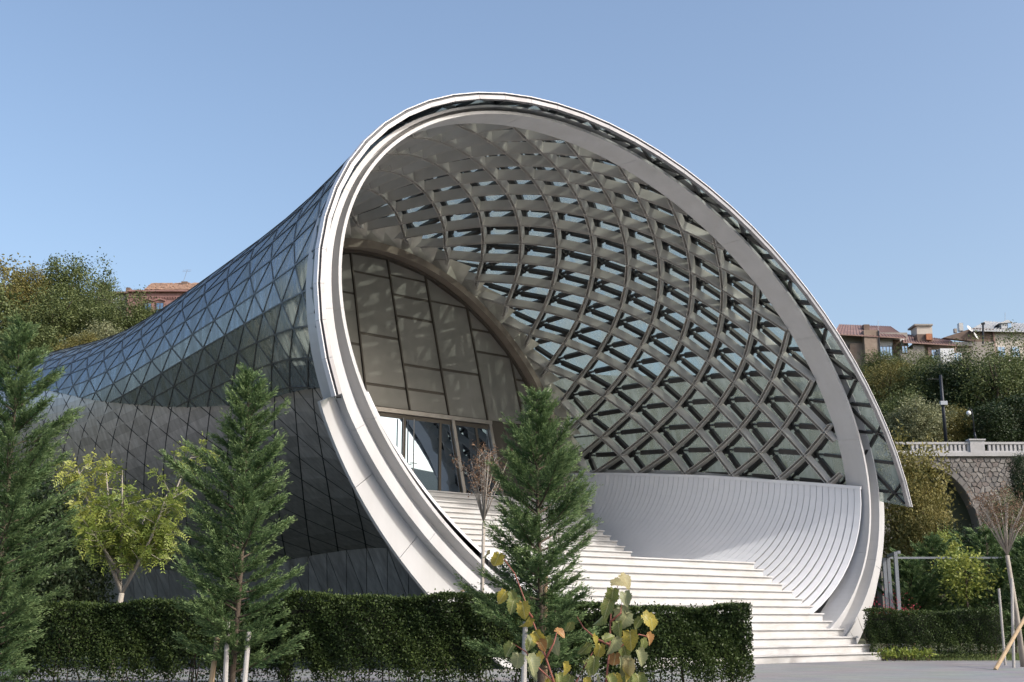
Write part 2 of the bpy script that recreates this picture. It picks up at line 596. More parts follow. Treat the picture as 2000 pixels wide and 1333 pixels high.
def sweep(pts, prof, surf, base_off=0.0, closed_ends=True):
    """profile (across, outward) swept along a (ph, d) polyline lying on surf(ph, d, off)"""
    P = np.array(pts, float)
    ph, d = P[:, 0] * RAD, P[:, 1]
    X = surf(ph, d, base_off); O = surf(ph, d, base_off + 0.05) - X
    O /= np.linalg.norm(O, axis=1)[:, None]
    T = np.gradient(X, axis=0); T /= np.linalg.norm(T, axis=1)[:, None]
    S = np.cross(T, O); S /= np.linalg.norm(S, axis=1)[:, None]
    O = np.cross(S, T)
    k = len(prof)
    V = np.concatenate([X + a * S + b * O for a, b in prof]).reshape(k, len(P), 3).transpose(1, 0, 2).reshape(-1, 3)
    F = []
    for i in range(len(P) - 1):
        for j in range(k):
            F.append((i * k + j, (i + 1) * k + j, (i + 1) * k + (j + 1) % k, i * k + (j + 1) % k))
    if closed_ends:
        F.append(tuple(range(k - 1, -1, -1))); F.append(tuple((len(P) - 1) * k + j for j in range(k)))
    return V, F


def densify(pts, m):
    out = []
    for i in range(len(pts) - 1):
        for j in range(m):
            t = j / m
            out.append((pts[i][0] * (1 - t) + pts[i + 1][0] * t, pts[i][1] * (1 - t) + pts[i + 1][1] * t))
    out.append(pts[-1])
    return out


# ------------------------------------------------------------------ ground
def mat_paving():
    m, nt, b = nodes_of("paving")
    tc = nt.nodes.new("ShaderNodeTexCoord")
    br = nt.nodes.new("ShaderNodeTexBrick")
    br.inputs["Scale"].default_value = 1.0
    br.inputs["Brick Width"].default_value = 0.6; br.inputs["Row Height"].default_value = 0.3
    br.inputs["Mortar Size"].default_value = 0.006
    br.inputs["Color1"].default_value = (0.27, 0.268, 0.27, 1); br.inputs["Color2"].default_value = (0.32, 0.318, 0.318, 1)
    br.inputs["Mortar"].default_value = (0.19, 0.187, 0.185, 1)
    nt.links.new(tc.outputs["Object"], br.inputs[0])
    n1 = nt.nodes.new("ShaderNodeTexNoise"); n1.inputs["Scale"].default_value = 0.6; n1.inputs["Detail"].default_value = 8
    nt.links.new(tc.outputs["Object"], n1.inputs[0])
    mx = nt.nodes.new("ShaderNodeMix"); mx.data_type = 'RGBA'; mx.blend_type = 'MULTIPLY'; mx.inputs[0].default_value = 0.35
    nt.links.new(br.outputs[0], mx.inputs[6]); nt.links.new(n1.outputs[1], mx.inputs[7])
    nt.links.new(mx.outputs[2], b.inputs["Base Color"])
    b.inputs["Roughness"].default_value = 0.7
    return m


M['paving'] = mat_paving()
M['earth'] = mat_plain("earth_grass", (0.09, 0.10, 0.045), 0.95, noise=(0.06, 0.05, 0.03), amount=0.8, scale=1.4, bump=0.5, bump_scale=8)

gx = np.array([-2500, 2500, 2500, -2500.0]); gy = np.array([-2500, -2500, 2500, 2500.0])
tag(obj("ground", np.stack([gx, gy, 0 * gx], 1), [(0, 1, 2, 3)], M['earth'], loc=(0, 0, 0)), kind="structure")
pv = [(-60, -40), (60, -40), (60, 37.2), (12.3, 38.6), (P0 + NV * 0.4)[:2], (P0 + NV * 2 + EV * -14)[:2], (P0 + NV * 10 + EV * -21)[:2], (-32, 60), (-90, 60)]
tag(obj("pavement", [(x, y, 0.004) for x, y in pv], [tuple(range(len(pv)))], M['paving'], loc=(0, 0, 0.004)), kind="structure")
# far wooded ridge across the river, beyond the right edge of the view (seen in the door glass)
hv, hf = [], []
M['ridge'] = mat_plain("far_woods", (0.055, 0.075, 0.05), 0.95, noise=(0.10, 0.11, 0.07), amount=0.8, scale=0.02, bump=1.0, bump_scale=0.08)
for i in range(61):
    a = math.radians(-100 + i * 3.0)                # bearing from +X, clockwise is negative
    for j, (q, hh) in enumerate(((420, -2), (560, 62), (720, 122), (900, 140), (1300, 150))):
        hgt = hh * (0.74 + 0.05 * math.cos((i - 27) * 0.33) + 0.04 * math.sin(i * 1.3 + j)) + rng.normal(0, 2.0)
        hv.append((q * math.cos(a), q * math.sin(a) - 20, hgt if j else -2))
for i in range(60):
    for j in range(4):
        hf.append((i * 5 + j, i * 5 + j + 1, (i + 1) * 5 + j + 1, (i + 1) * 5 + j))
hill_keep = [f for f in hf if np.mean([hv[k][1] for k in f]) < 250]
tag(obj("far_ridge", hv, hill_keep, M['ridge'], smooth=True, loc=(600, -20, 0)), kind="structure")

# ------------------------------------------------------------------ the concert hall
HALL0 = W(np.array(-8.5), np.array(5.0), np.array(0.0))
hall = thing("concert_hall", HALL0, "horn-shaped concert hall with glass shell, white mouth ring and wide white steps", "building")

# --- mouth ring: U-shaped channel running round the mouth, in segments
ring_prof = [(0.0, 1.2), (0.085, 1.2), (0.085, 1.62), (0.42, 1.62), (0.42, 1.2), (0.67, 1.2), (0.67, 2.05), (0.0, 2.05)]


def ring_strip(name, ph0, ph1, prof, mat, parent, step=1.5, rfun=None):
    m = max(2, int(abs(ph1 - ph0) / step) + 1)
    ph = np.linspace(ph0, ph1, m) * RAD
    k = len(prof)
    cols = []
    for q, (r, d) in enumerate(prof):
        rr = r if rfun is None else rfun(q, ph / RAD)
        cols.append(ring_pt(ph, rr, d))
    V = np.stack(cols, 1).reshape(-1, 3)
    F = []
    for i in range(m - 1):
        for j in range(k):
            F.append((i * k + j, i * k + (j + 1) % k, (i + 1) * k + (j + 1) % k, (i + 1) * k + j))
    F.append(tuple(range(k))); F.append(tuple((m - 1) * k + j for j in range(k - 1, -1, -1)))
    return obj(name, V, F, mat, parent)


def ring_k(p):
    return np.interp(p, [-60, -5, 30, 60, 90, 130, 160, 180, 197, 260], [1.0, 0.88, 0.56, 0.50, 0.38, 0.36, 0.55, 0.74, 1.0, 1.0])


def ring_r(q, p):
    k = ring_k(p)
    lip = np.interp(p, [90, 150], [0.60, 0.40])
    return {0: 0 * p, 1: 0 * p + 0.085, 2: 0 * p + 0.085, 3: lip * k, 4: lip * k, 5: 0.67 * k, 6: 0.67 * k, 7: 0 * p}[q]


ring_part = ring_strip("mouth_ring", -74, 256, [(0.10, 1.68), (0.2, 1.68), (0.2, 2.0), (0.10, 2.0)], M['ring'], hall)
cuts = [-74, -52, -22, 8, 33, 58, 84, 110, 134, 158, 181, 200, 219, 238, 256]
for a, b in zip(cuts[:-1], cuts[1:]):
    ring_strip("ring_segment", a + 0.02, b - 0.02, ring_prof, M['ring'], ring_part, rfun=ring_r)

# --- front flange of the lower shell, left and right below the ends of the glazing
fl_part = None
for a, b in ((194.3, 207), (207, 218), (218, 229), (229, 252), (-22, -5), (-40, -22), (-70, -40)):
    pf = [(0.66, 1.50), (1.2, 1.52), (1.2, 1.64), (0.66, 1.64)]
    f = ring_strip("front_flange" if fl_part is None else "flange_panel", a + 0.04, b - 0.04, pf, M['ring'], hall if fl_part is None else fl_part,
                   rfun=lambda q, p: np.full(p.shape, 0.672) if q in (0, 3) else flange_r(p))
    if fl_part is None: fl_part = f

# --- glazing: every pane a flat triangle
panes, metals = [], []
for r in range(R_MIN, R_MAX):
    for A in range(A_MIN + 1, A_MAX):
        n00, n10 = NODE[(r, A)], NODE[(r, A - 1)]
        n01, n11 = NODE[(r + 1, A)], NODE[(r + 1, A - 1)]
        if min(n00[1], n01[1]) > 47 or max(n10[1], n11[1]) < 0.0: continue
        for tri in ((n00, n10, n11), (n00, n11, n01)):
            g = clip_poly(tri, lambda q: q[1] - float(rim_d(q[0] * RAD)))
            if len(g) > 2: g = clip_poly(g, lambda q: q[0] - low_ph(q[1]))
            if len(g) > 2:
                gl = clip_poly(g, lambda q: float(edge_ph(q[1])) - q[0])
                if len(gl) > 2: panes.append(gl)
            ml = clip_poly(tri, lambda q: q[0] - float(edge_ph(q[1])))
            if len(ml) > 2: ml = clip_poly(ml, lambda q: q[1] - 1.66)
            if len(ml) > 2: ml = clip_poly(ml, lambda q: 268 - q[0])
            if len(ml) > 2:
                mid = (n00[0] + n01[0]) / 2
                for sgn in (1, -1):
                    q = clip_poly(ml, lambda t: sgn * (t[0] - mid))
                    if len(q) < 3: continue
                    bands = [0, 2.3, 3.2, 4.4, 6.0, 99]
                    for b0, b1 in zip(bands[:-1], bands[1:]):
                        u = clip_poly(q, lambda t: t[1] - b0)
                        if len(u) > 2: u = clip_poly(u, lambda t: b1 - t[1])
                        if len(u) > 2: metals.append(u)


def dedupe(V):
    out = [V[0]]
    for v in V[1:]:
        if np.linalg.norm(v - out[-1]) > 0.02: out.append(v)
    if len(out) > 2 and np.linalg.norm(out[0] - out[-1]) < 0.02: out.pop()
    return np.array(out)


def poly_area2(V):
    X = project(V)
    x, y = X[:, 0], X[:, 1]
    inside = np.any((x > 0) & (x < 2000) & (y > 0) & (y < 1333))
    return abs(np.sum(x * np.roll(y, -1) - y * np.roll(x, -1))) / 2 * (1 if inside else 0)


def panel_set(polys, surf, off, thick, inset, name, stuff_name, mat, parent, limit, vis):
    items = []
    for q in polys:
        q = np.array(q)
        V = dedupe(surf(q[:, 0] * RAD, q[:, 1], off))
        if len(V) < 3: continue
        c = V.mean(0)
        nr = np.cross(V[1] - V[0], V[2] - V[0])
        if np.linalg.norm(nr) < 1e-4: continue
        nr /= np.linalg.norm(nr)
        ctr = W(np.array(-8.0), np.array(q[:, 1].mean()), np.array(9.0))
        if nr @ (c - ctr) < 0:
            V = V[::-1]; nr = -nr
        L = np.linalg.norm(V - c, axis=1).mean()
        Vi = c + (V - c) * max(0.6, 1 - inset / max(L, 0.05))
        sc = poly_area2(V) * vis(q[:, 0].mean(), q[:, 1].mean(), nr @ (CAMP - c))
        items.append((sc, Vi, nr))
    items.sort(key=lambda t: -t[0])
    rest = MB()
    for i, (sc, V, nr) in enumerate(items):
        mb = MB().prism(V, -nr * thick)
        if i < limit and sc > 0:
            mb.build(name, mat, parent)
        else:
            rest.add(mb.V[0], mb.F)
    if rest.n:
        tag(rest.build(stuff_name, mat, parent), kind="stuff")


# dark steel brackets that carry the panes on the ribs: the body of the glazing
glazing = None
for (r, A), (p, d) in NODE.items():
    if 2.3 < d < 12.6 and -5 < p < 192:
        mb = MB()
        a = vault(p * RAD, d, 0.30); b = skin(p * RAD, d, 0.46)
        mb.beam(a, b + (b - a) * 0.12, 0.11, 0.11, up=NV)
        mb.beam(b - (b - a) * 0.1, b + (b - a) / max(np.linalg.norm(b - a), 1e-6) * 0.05, 0.30, 0.26, up=NV)
        o = mb.build("glazing" if glazing is None else "bracket", M['black'], hall if glazing is None else glazing)
        if glazing is None: glazing = o

panel_set(panes, skin, 0.6, 0.012, 0.012, "glass_panel", "far_glass_panels", M['glass'], glazing, 298,
          lambda p, d, f: 1.0 if (-8 < p < 100 and d < 12.9) or (p > 136 and f > 0) else 0.05)

mull_prof = [(-0.021, 0.016), (0.021, 0.016), (0.021, -0.13), (-0.021, -0.13)]
mull_wide = [(-0.062, -0.03), (0.062, -0.03), (0.062, -0.15), (-0.062, -0.15)]


def in_glass(q):
    return min(q[1] - float(rim_d(q[0] * RAD)), (float(edge_ph(q[1])) - q[0]) * 0.2, (q[0] - low_ph(q[1])) * 0.2, 46 - q[1])


lines = []
for r in range(R_MIN, R_MAX + 1):
    lines.append([NODE[(r, A)] for A in range(A_MIN, A_MAX + 1)])
for A in range(A_MIN, A_MAX + 1):
    lines.append([NODE[(r, A)] for r in range(R_MIN, R_MAX + 1)])
for B in range(A_MIN + R_MIN, A_MAX + R_MAX + 1):
    l = [NODE[(B - A, A)] for A in range(A_MIN, A_MAX + 1) if (B - A, A) in NODE]
    if len(l) > 1: lines.append(l)
for ln in lines:
    for run in clip_line(ln, in_glass):
        V, F = sweep(run, mull_prof, skin, 0.6)
        mb = MB().add(V, F)
        # sleeves between the nodes, inside the vault only
        for i in range(len(run) - 1):
            (p0, d0), (p1, d1) = run[i], run[i + 1]
            if max(d0, d1) < 13 and min(d0, d1) > 0.3 and (max(p0, p1) < 120):
                q = [(p0 + (p1 - p0) * t, d0 + (d1 - d0) * t) for t in (0.2, 0.9)]
                X = skin(np.array([p * RAD for p, _ in q]), np.array([d for _, d in q]), 0.51)
                if np.linalg.norm(X[1] - X[0]) > 0.5:
                    o = skin(q[0][0] * RAD, q[0][1], 0.6) - X[0]
                    mb.beam(X[0], X[1], 0.17 if min(d0, d1) > 2 else 0.10, 0.13, up=o)
        mb.build("mullion", M['black'], glazing)

# --- rim of the glazing: straight capping pieces, two bright strips with a dark joint
rim_ph = sorted(set([-7.7] + [round(-7.7 + 5.6 * i, 2) for i in range(1, 37) if -7.7 + 5.6 * i < 190] + [193.6]))
rim_main = None
for a, b in zip(rim_ph[:-1], rim_ph[1:]):
    ends = []
    for p in (a, b):
        ph = p * RAD
        X = skin(np.array(ph), np.array(float(rim_d(ph))), 0.6); O = skin(np.array(ph), np.array(float(rim_d(ph))), 0.7) - X
        ends.append((X, O / np.linalg.norm(O)))
    (X0, O0), (X1, O1) = ends
    t = (X1 - X0) / np.linalg.norm(X1 - X0)
    fwd = -NV
    for kind, (r0, r1, f0, f1, mt) in {"rim_panel": (-0.165, -0.065, -0.06, 0.07, M['cap']), "rim_gasket": (-0.065, 0.0, -0.06, 0.02, M['capdark']),
                                       "rim_trim": (0.0, 0.022, -0.10, 0.07, M['capwhite'])}.items():
        V = []
        for X, O, sh in ((X0, O0, 0.004), (X1, O1, -0.004)):
            for r_, f_ in ((r0, f0), (r1, f0), (r1, f1), (r0, f1)):
                V.append(X + O * r_ + fwd * f_ + t * sh)
        F = [(0, 1, 2, 3), (7, 6, 5, 4)] + [(j, j + 4, (j + 1) % 4 + 4, (j + 1) % 4) for j in range(4)]
        o = obj("rim" if rim_main is None else kind, V, F, mt, hall if rim_main is None else rim_main)
        if rim_main is None: rim_main = o

# --- lattice vault: two families of channel-shaped ribs
hw = 0.055
rib_prof = [(-hw, 0.0), (-hw + 0.014, 0.0), (-hw + 0.014, 0.20), (hw - 0.014, 0.20), (hw - 0.014, 0.0), (hw, 0.0), (hw, 0.33), (-hw, 0.33)]


def in_vault(q):
    return min(q[1] - 2.07, 12.95 - q[1], (q[0] - float(clad_ph(q[1])) - 0.2) * 0.2, (197 - q[0]) * 0.2)


rib_main = None
for fam in (0, 1):
    if fam == 0:
        ll = [[NODE[(r, A)] for r in range(R_MIN, 31)] for A in range(A_MIN, A_MAX + 1)]
    else:
        ll = []
        for B in range(-10, 31 + A_MAX):
            l = [NODE[(B - A, A)] for A in range(A_MIN, A_MAX + 1) if R_MIN <= B - A <= 31]
            if len(l) > 1: ll.append(l)
    for ln in ll:
        for run in clip_line(densify(ln, 3), in_vault):
            if len(run) < 3: continue
            V, F = sweep(run, rib_prof, vault, 0.006 if fam else 0.002)
            o = obj("lattice_vault" if rib_main is None else "rib", V, F, M['rib'], hall if rib_main is None else rib_main)
            if rib_main is None: rib_main = o

# --- dark lining behind the glazing of the narrow part, closing wall behind the entrance
ph = np.linspace(-30, 262, 74) * RAD
dd = np.concatenate([[13.06], np.arange(14, 48, 2.0)])
PHm, Dm = np.meshgrid(ph, dd)
V = vault(PHm, Dm, np.full(PHm.shape, 0.34)).reshape(-1, 3)
nc = len(ph)
F = [(i * nc + j, i * nc + j + 1, (i + 1) * nc + j + 1, (i + 1) * nc + j) for i in range(len(dd) - 1) for j in range(nc - 1)]
obj("lining", V, F, M['lining'], hall, smooth=True)

# --- lower shell: metal panels over a dark backing
M['joint'] = mat_plain("open_joint", (0.012, 0.012, 0.013), 0.7)
ph = np.linspace(158, 268, 56) * RAD
dd = np.concatenate([np.linspace(1.6, 8, 12), np.arange(9, 47, 1.5)])
PHm, Dm = np.meshgrid(ph, dd)
V = low(PHm, Dm, 0.12).reshape(-1, 3); nc = len(ph)
F = [(i * nc + j, i * nc + j + 1, (i + 1) * nc + j + 1, (i + 1) * nc + j) for i in range(len(dd) - 1) for j in range(nc - 1)
     if PHm[i, j] / RAD > edge_ph(dd[i]) - 8]
lower = obj("lower_shell", V, F, M['joint'], hall, smooth=True)
panel_set(metals, low, 0.45, 0.012, 0.010, "metal_panel", "far_metal_panels", M['metal'], lower, 298, lambda p, d, f: 1.0 if f > 0 else 0.02)
seam_prof = [(-0.024, 0.008), (0.024, 0.008), (0.024, -0.02), (-0.024, -0.02)]


def in_metal(q):
    return min((q[0] - float(edge_ph(q[1]))) * 0.2, q[1] - 1.7, (267 - q[0]) * 0.2, 45 - q[1])


for ln in lines[(R_MAX - R_MIN + 1):]:
    for run in clip_line(ln, in_metal):
        V, F = sweep(run, seam_prof, low, 0.45)
        obj("seam", V, F, M['joint'], lower)
# right lower shell, smooth white metal
ph = np.linspace(-78, -6, 30) * RAD
dd = np.concatenate([np.linspace(1.64, 8, 10), np.arange(9, 16, 1.5)])
PHm, Dm = np.meshgrid(ph, dd)
V = low(PHm, Dm, 0.45).reshape(-1, 3); nc = len(ph)
F = [(i * nc + j, i * nc + j + 1, (i + 1) * nc + j + 1, (i + 1) * nc + j) for i in range(len(dd) - 1) for j in range(nc - 1)]
obj("outer_cladding", V, F, M['ring'], hall, smooth=True)
# retaining plinth under the left side of the shell
M['plinth'] = mat_plain("plinth_concrete", (0.11, 0.08, 0.065), 0.85, noise=(0.06, 0.045, 0.035), amount=0.8, scale=1.2, bump=0.4, bump_scale=12)
dd = np.arange(3.4, 46, 1.5)
top = low(np.full(dd.shape, 250 * RAD), dd, 0.43); bot = top.copy(); bot[:, 2] = -0.05
bot[:, :2] += (EV[:2] * 1.9)
sk = MB()
m = len(dd)
sk.add(np.concatenate([top + EV * 0.12, bot + EV * 0.12]), [(i, i + 1, m + i + 1, m + i) for i in range(m - 1)])
skirt = sk.build("plinth", M['joint'], hall)
for i in range(m - 1):
    quad = (top[i], top[i + 1], bot[i + 1], bot[i])
    mids = [(quad[0] + quad[3]) / 2, (quad[1] + quad[2]) / 2]
    for tri in ((quad[0], quad[1], mids[1]), (quad[0], mids[1], mids[0]), (mids[0], mids[1], quad[2]), (mids[0], quad[2], quad[3])):
        tri = np.array(tri); c = tri.mean(0)
        MB().prism(c + (tri - c) * 0.955, EV * 0.02).build("skirt_panel", M['metal'], skirt)

# --- interior cladding on the right (and left): narrow lapped boards bent to the vault
def clad_shift(phd):
    u = np.clip((-7 - phd) / 27, 0, 3)
    return 0.9 * u ** 1.5


def clad_off(d):
    return -0.06


cl_main = None
d0s = np.arange(1.42, 12.9, 0.2)
for d0 in d0s:
    phd = np.linspace(0, 1, 16)
    pt = float(clad_ph(d0))
    phd = pt + (-60 - pt) * phd
    da = d0 + clad_shift(phd) * (0.25 + 0.75 * min(1, (d0 - 1.2) / 2.5))
    V = []
    for q, (dd_, o1, o2) in enumerate(((0.008, -0.058, -0.022), (0.187, -0.068, -0.032))):
        for o_ in (o1, o2):
            V.append(vault(phd * RAD, da + dd_, np.full(phd.shape, o_)))
    V = np.stack(V, 1).reshape(-1, 3)           # 4 per station: a-in, a-out, b-in, b-out
    F = []
    for i in range(15):
        a = i * 4; b = a + 4
        for j0, j1 in ((0, 2), (2, 3), (3, 1), (1, 0)):
            F.append((a + j0, a + j1, b + j1, b + j0))
    F += [(0, 1, 3, 2), (60, 62, 63, 61)]
    o = obj("side_cladding" if cl_main is None else "board", V, F, M['clad'], hall if cl_main is None else cl_main)
    if cl_main is None: cl_main = o
run = [(float(clad_ph(d)) + 0.35, d) for d in np.linspace(1.42, 13, 24)]
V, F = sweep(run, [(-0.05, -0.1), (0.05, -0.1), (0.05, 0.06), (-0.05, 0.06)], vault, 0.0)
obj("top_rail", V, F, M['clad'], cl_main)
# backing sheet
ph = np.linspace(-62, -7.5, 24) * RAD
dd = np.linspace(2.1, 13, 12)
PHm, Dm = np.meshgrid(ph, dd); nc = len(ph)
V = vault(PHm, Dm, np.full(PHm.shape, 0.03)).reshape(-1, 3)
F = [(i * nc + j, i * nc + j + 1, (i + 1) * nc + j + 1, (i + 1) * nc + j) for i in range(len(dd) - 1) for j in range(nc - 1)]
obj("backing", V, F, M['rib'], cl_main)
# left side
ph = np.linspace(197, 256, 30) * RAD
dd = np.linspace(2.02, 13, 12)
PHm, Dm = np.meshgrid(ph, dd); nc = len(ph)
Va = vault(PHm, Dm, np.full(PHm.shape, -0.17)).reshape(-1, 3); Vb = vault(PHm, Dm, np.full(PHm.shape, -0.10)).reshape(-1, 3)
Fa = [(i * nc + j, i * nc + j + 1, (i + 1) * nc + j + 1, (i + 1) * nc + j) for i in range(len(dd) - 1) for j in range(nc - 1)]
K = len(Va)
F = Fa + [tuple(K + k for k in f[::-1]) for f in Fa] + [(j, K + j, K + j + 1, j + 1) for j in range(nc - 1)]
F += [(i * nc, (i + 1) * nc, K + (i + 1) * nc, K + i * nc) for i in range(len(dd) - 1)]
obj("left_cladding", np.concatenate([Va, Vb]), F, M['clad'], hall)

# --- steps
def vault_s(d, z, side):
    ph = (np.arange(-88, 0, 0.25) if side > 0 else np.arange(182, 268, 0.25)) * RAD
    s, zz_ = lat(ph, np.full(ph.shape, float(max(d, 1.2))))
    return float(s[np.abs(zz_ - z).argmin()])


def step_mesh(s0, s1, d0, d1, z0, z1):
    """riser block and a tread slab whose nosing overhangs the riser"""
    mb = MB()
    for (a0, a1, b0, b1, c0, c1) in ((s0, s1 - 0.02, d0 + 0.06, d1, z0 - 0.02, z1 - 0.042), (s0, s1, d0, d1, z1 - 0.04, z1)):
        c = P0 + EV * (a0 + a1) / 2 + NV * (b0 + b1) / 2 + ZV * (c0 + c1) / 2
        mb.frame_box(c, EV, NV, ZV, (a1 - a0) / 2, (b1 - b0) / 2, (c1 - c0) / 2)
    return mb


lower_right = [0.04, -0.08, -0.24, -0.40, -0.48, -0.56, -0.62, -0.68, -0.75, -0.84, -0.92, -0.96, -1.0]
mb = MB()
mb.frame_box(P0 + EV * -5.0 + NV * 8.6 + ZV * 1.2, EV, NV, ZV, 1.6, 2.6, 1.2)
stairs = mb.build("staircase", M['step'], hall)
for k in range(13):
    d0 = 0.33 * k; z1 = 0.235 * (k + 1)
    sl = -12.2 if d0 < 1.3 else vault_s(d0, z1, -1) + 0.15
    if k == 12: sl = vault_s(7.9, z1, -1) + 0.1
    step_mesh(sl, lower_right[k], d0, d0 + (0.40 if k < 12 else 3.9), max(z1 - 0.235, 0.02), z1).build("step", M['step'], stairs)
for j in range(13):
    d0 = 7.6 + 0.345 * (j - 1); z1 = 3.32 + 0.2 * (j - 1)
    sl = vault_s(d0, z1, -1) + 0.18
    sr = -2.75
    last = j == 12
    step_mesh(sl, sr if not last else -1.35, d0, d0 + (0.42 if not last else 1.6), z1 - 0.2, z1).build("step", M['step'], stairs)
# smooth white side wall at the left end of the lower flight
mb = MB()
sl = vault_s(3.9, 3.0, -1) + 0.1
mb.frame_box(P0 + EV * (sl + 0.95) + NV * 3.7 + ZV * 2.45, EV, NV, ZV, 0.95, 0.2, 0.6)
mb.build("side_wall", M['white'], stairs)

# --- entrance wall at the back of the stairs
DW = 13.0


def wall_pt(x, y, d=DW):
    P = on_plane(x, y, P0 + NV * d, NV)
    return np.array([(P - P0) @ EV, P[2]])


arch_n = 120
ang = np.linspace(-48, 236, arch_n) * RAD
g_s, g_z = lat(ang, np.full(ang.shape, DW))
cen = np.array([-7.7, 8.9])


def arch_curve(k):
    return cen[0] + (g_s - cen[0]) * k, cen[1] + (g_z - cen[1]) * k


a_s, a_z = arch_curve(0.90)
poly = [W(np.array(s), np.array(DW), np.array(z)) for s, z in zip(a_s, a_z)]
wall = MB().prism(poly, NV * 0.05).build("entrance_wall", M['bronze_dark'], hall)


def wall_strip(p, q, w, dep, name, mat, parent=wall, d=DW):
    """bar on the wall between two (s, z) points"""
    A_ = W(np.array(p[0]), np.array(d - dep / 2), np.array(p[1])); B_ = W(np.array(q[0]), np.array(d - dep / 2), np.array(q[1]))
    return MB().beam(A_, B_, w, dep, up=NV).build(name, mat, parent)


# arch band
def band(k0, k1, d0, d1, name, mat, parent):
    V = []
    for k, d in ((k0, d0), (k1, d0), (k1, d1), (k0, d1)):
        s, z = arch_curve(k); V.append(W(s, np.full(s.shape, d), z))
    V = np.stack(V, 1).reshape(-1, 3)
    F = [(i * 4 + j, i * 4 + (j + 1) % 4, (i + 1) * 4 + (j + 1) % 4, (i + 1) * 4 + j) for i in range(arch_n - 1) for j in range(4)]
    return obj(name, V, F, mat, parent, smooth=False)


band(0.885, 0.935, 12.45, 13.2, "arch_band", M['bronze_band'], wall)
band(0.868, 0.885, 12.84, 13.1, "arch_trim", M['bronze_dark'], wall)
# stepped closure pieces between the arch and the glass
for i in range(34):
    p0 = -12 + i * 6.3; p1 = p0 + 6.3
    ph = np.array([p0, p1]) * RAD
    s, z = lat(ph, np.full(2, DW)); s0_, z0_ = cen[0] + (s - cen[0]) * 0.936, cen[1] + (z - cen[1]) * 0.936
    a, b = lnrm(ph, np.full(2, DW))
    V = []
    for t in (0, 1):
        V += [W(np.array(s0_[t]), np.array(12.62 + 0.25 * t), np.array(z0_[t])),
              W(np.array(s[t] + 0.5 * a[t]), np.array(12.30 + 0.55 * t), np.array(z[t] + 0.5 * b[t])),
              W(np.array(s[t] + 0.5 * a[t]), np.array(13.05), np.array(z[t] + 0.5 * b[t])),
              W(np.array(s0_[t]), np.array(13.05), np.array(z0_[t]))]
    F = [(0, 1, 2, 3), (7, 6, 5, 4), (0, 4, 5, 1), (1, 5, 6, 2), (2, 6, 7, 3), (3, 7, 4, 0)]
    obj("closure_panel", V, F, M['closure'], wall)

k3 = lambda x, y: wall_pt(600 + x / 3.03, 560 + y / 3.03)
verts_lines = [(k3(240, -300), k3(350, 690)), (k3(452, -280), k3(605, 750)), (k3(660, -260), k3(835, 770)),
               (k3(880, -200), k3(1065, 800)), (k3(1130, 100), k3(1280, 830)), (k3(1330, 500), k3(1440, 1060))]
vl0 = (verts_lines[0][0] + (verts_lines[0][0] - verts_lines[1][0]) * 1.0, verts_lines[0][1] + (verts_lines[0][1] - verts_lines[1][1]) * 1.0)
cols = [vl0] + verts_lines
vl_r = (verts_lines[-1][0] * 2 - verts_lines[-2][0], verts_lines[-1][1] * 2 - verts_lines[-2][1])
cols = [(vl0[0] * 2 - verts_lines[0][0], vl0[1] * 2 - verts_lines[0][1])] + cols + [vl_r]


def x_on(line, z):
    (p, q) = line
    t = (z - p[1]) / (q[1] - p[1])
    return p[0] + (q[0] - p[0]) * t


head_z = float(k3(600, 752)[1])
# cross joints of each column, heights measured at the column's left line
hz = lambda pts: sorted({round(float(k3(x, y)[1]), 2) for x, y in pts})
joints = {2: hz([(250, 265), (315, 570), (230, -100)]), 3: hz([(285, 5), (300, 132), (335, 427), (345, 573), (268, -115)]),
          4: hz([(505, 42), (575, 457), (480, -160)]), 5: hz([(735, 87), (755, 212), (775, 347), (700, -50)]),
          6: hz([(1000, 382), (1020, 517), (1045, 657)]), 7: hz([(1255, 682), (1240, 500)]), 0: [9.5, 11.5], 1: [8.9, 10.6, 12.4]}


def in_arch(s, z):
    v = np.array([s, z]) - cen
    a_ = np.arctan2(g_z - cen[1], g_s - cen[0]); rr = np.hypot(g_s - cen[0], g_z - cen[1]) * 0.875
    aa = math.atan2(v[1], v[0])
    return float(np.interp(aa if aa > a_[0] else aa + 2 * PI, np.unwrap(a_), rr) - np.hypot(*v))


for ci_ in range(len(cols) - 1):
    L_, R_ = cols[ci_], cols[ci_ + 1]
    zs = [6.1 if ci_ in (7,) or ci_ < 2 else head_z + 0.08] + [z for z in joints.get(ci_, []) if z > head_z + 0.4] + [16.5]
    for za, zb in zip(zs[:-1], zs[1:]):
        base = [(x_on(L_, za), za), (x_on(R_, za), za), (x_on(R_, zb), zb), (x_on(L_, zb), zb)]
        # refine and clip to the arch
        q = []
        for i in range(4):
            a, b = base[i], base[(i + 1) % 4]
            for t in range(6):
                q.append((a[0] + (b[0] - a[0]) * t / 6, a[1] + (b[1] - a[1]) * t / 6))
        q = clip_poly(q, lambda t: in_arch(*t))
        if len(q) < 3: continue
        q = np.array(q); c = q.mean(0)
        ext = q.max(0) - q.min(0)
        if ext.min() < 0.25: continue
        q = c + (q - c) * (1 - 0.05 / (ext / 2))
        tilt = rng.normal(0, 0.004, 2)
        V = [W(np.array(s), np.array(DW - 0.035 + (s - c[0]) * tilt[0] + (z - c[1]) * tilt[1]), np.array(z)) for s, z in q]
        MB().prism(V, NV * 0.03).build("wall_panel", M['bronze'], wall)
for p, q in verts_lines:
    z0 = 15.8
    while in_arch(x_on((p, q), z0), z0) < 0 and z0 > 6: z0 -= 0.05
    wall_strip((x_on((p, q), z0), z0), (q[0], q[1] if q[1] < head_z + 0.2 else head_z), 0.05, 0.10, "mullion", M['bronze_dark'])
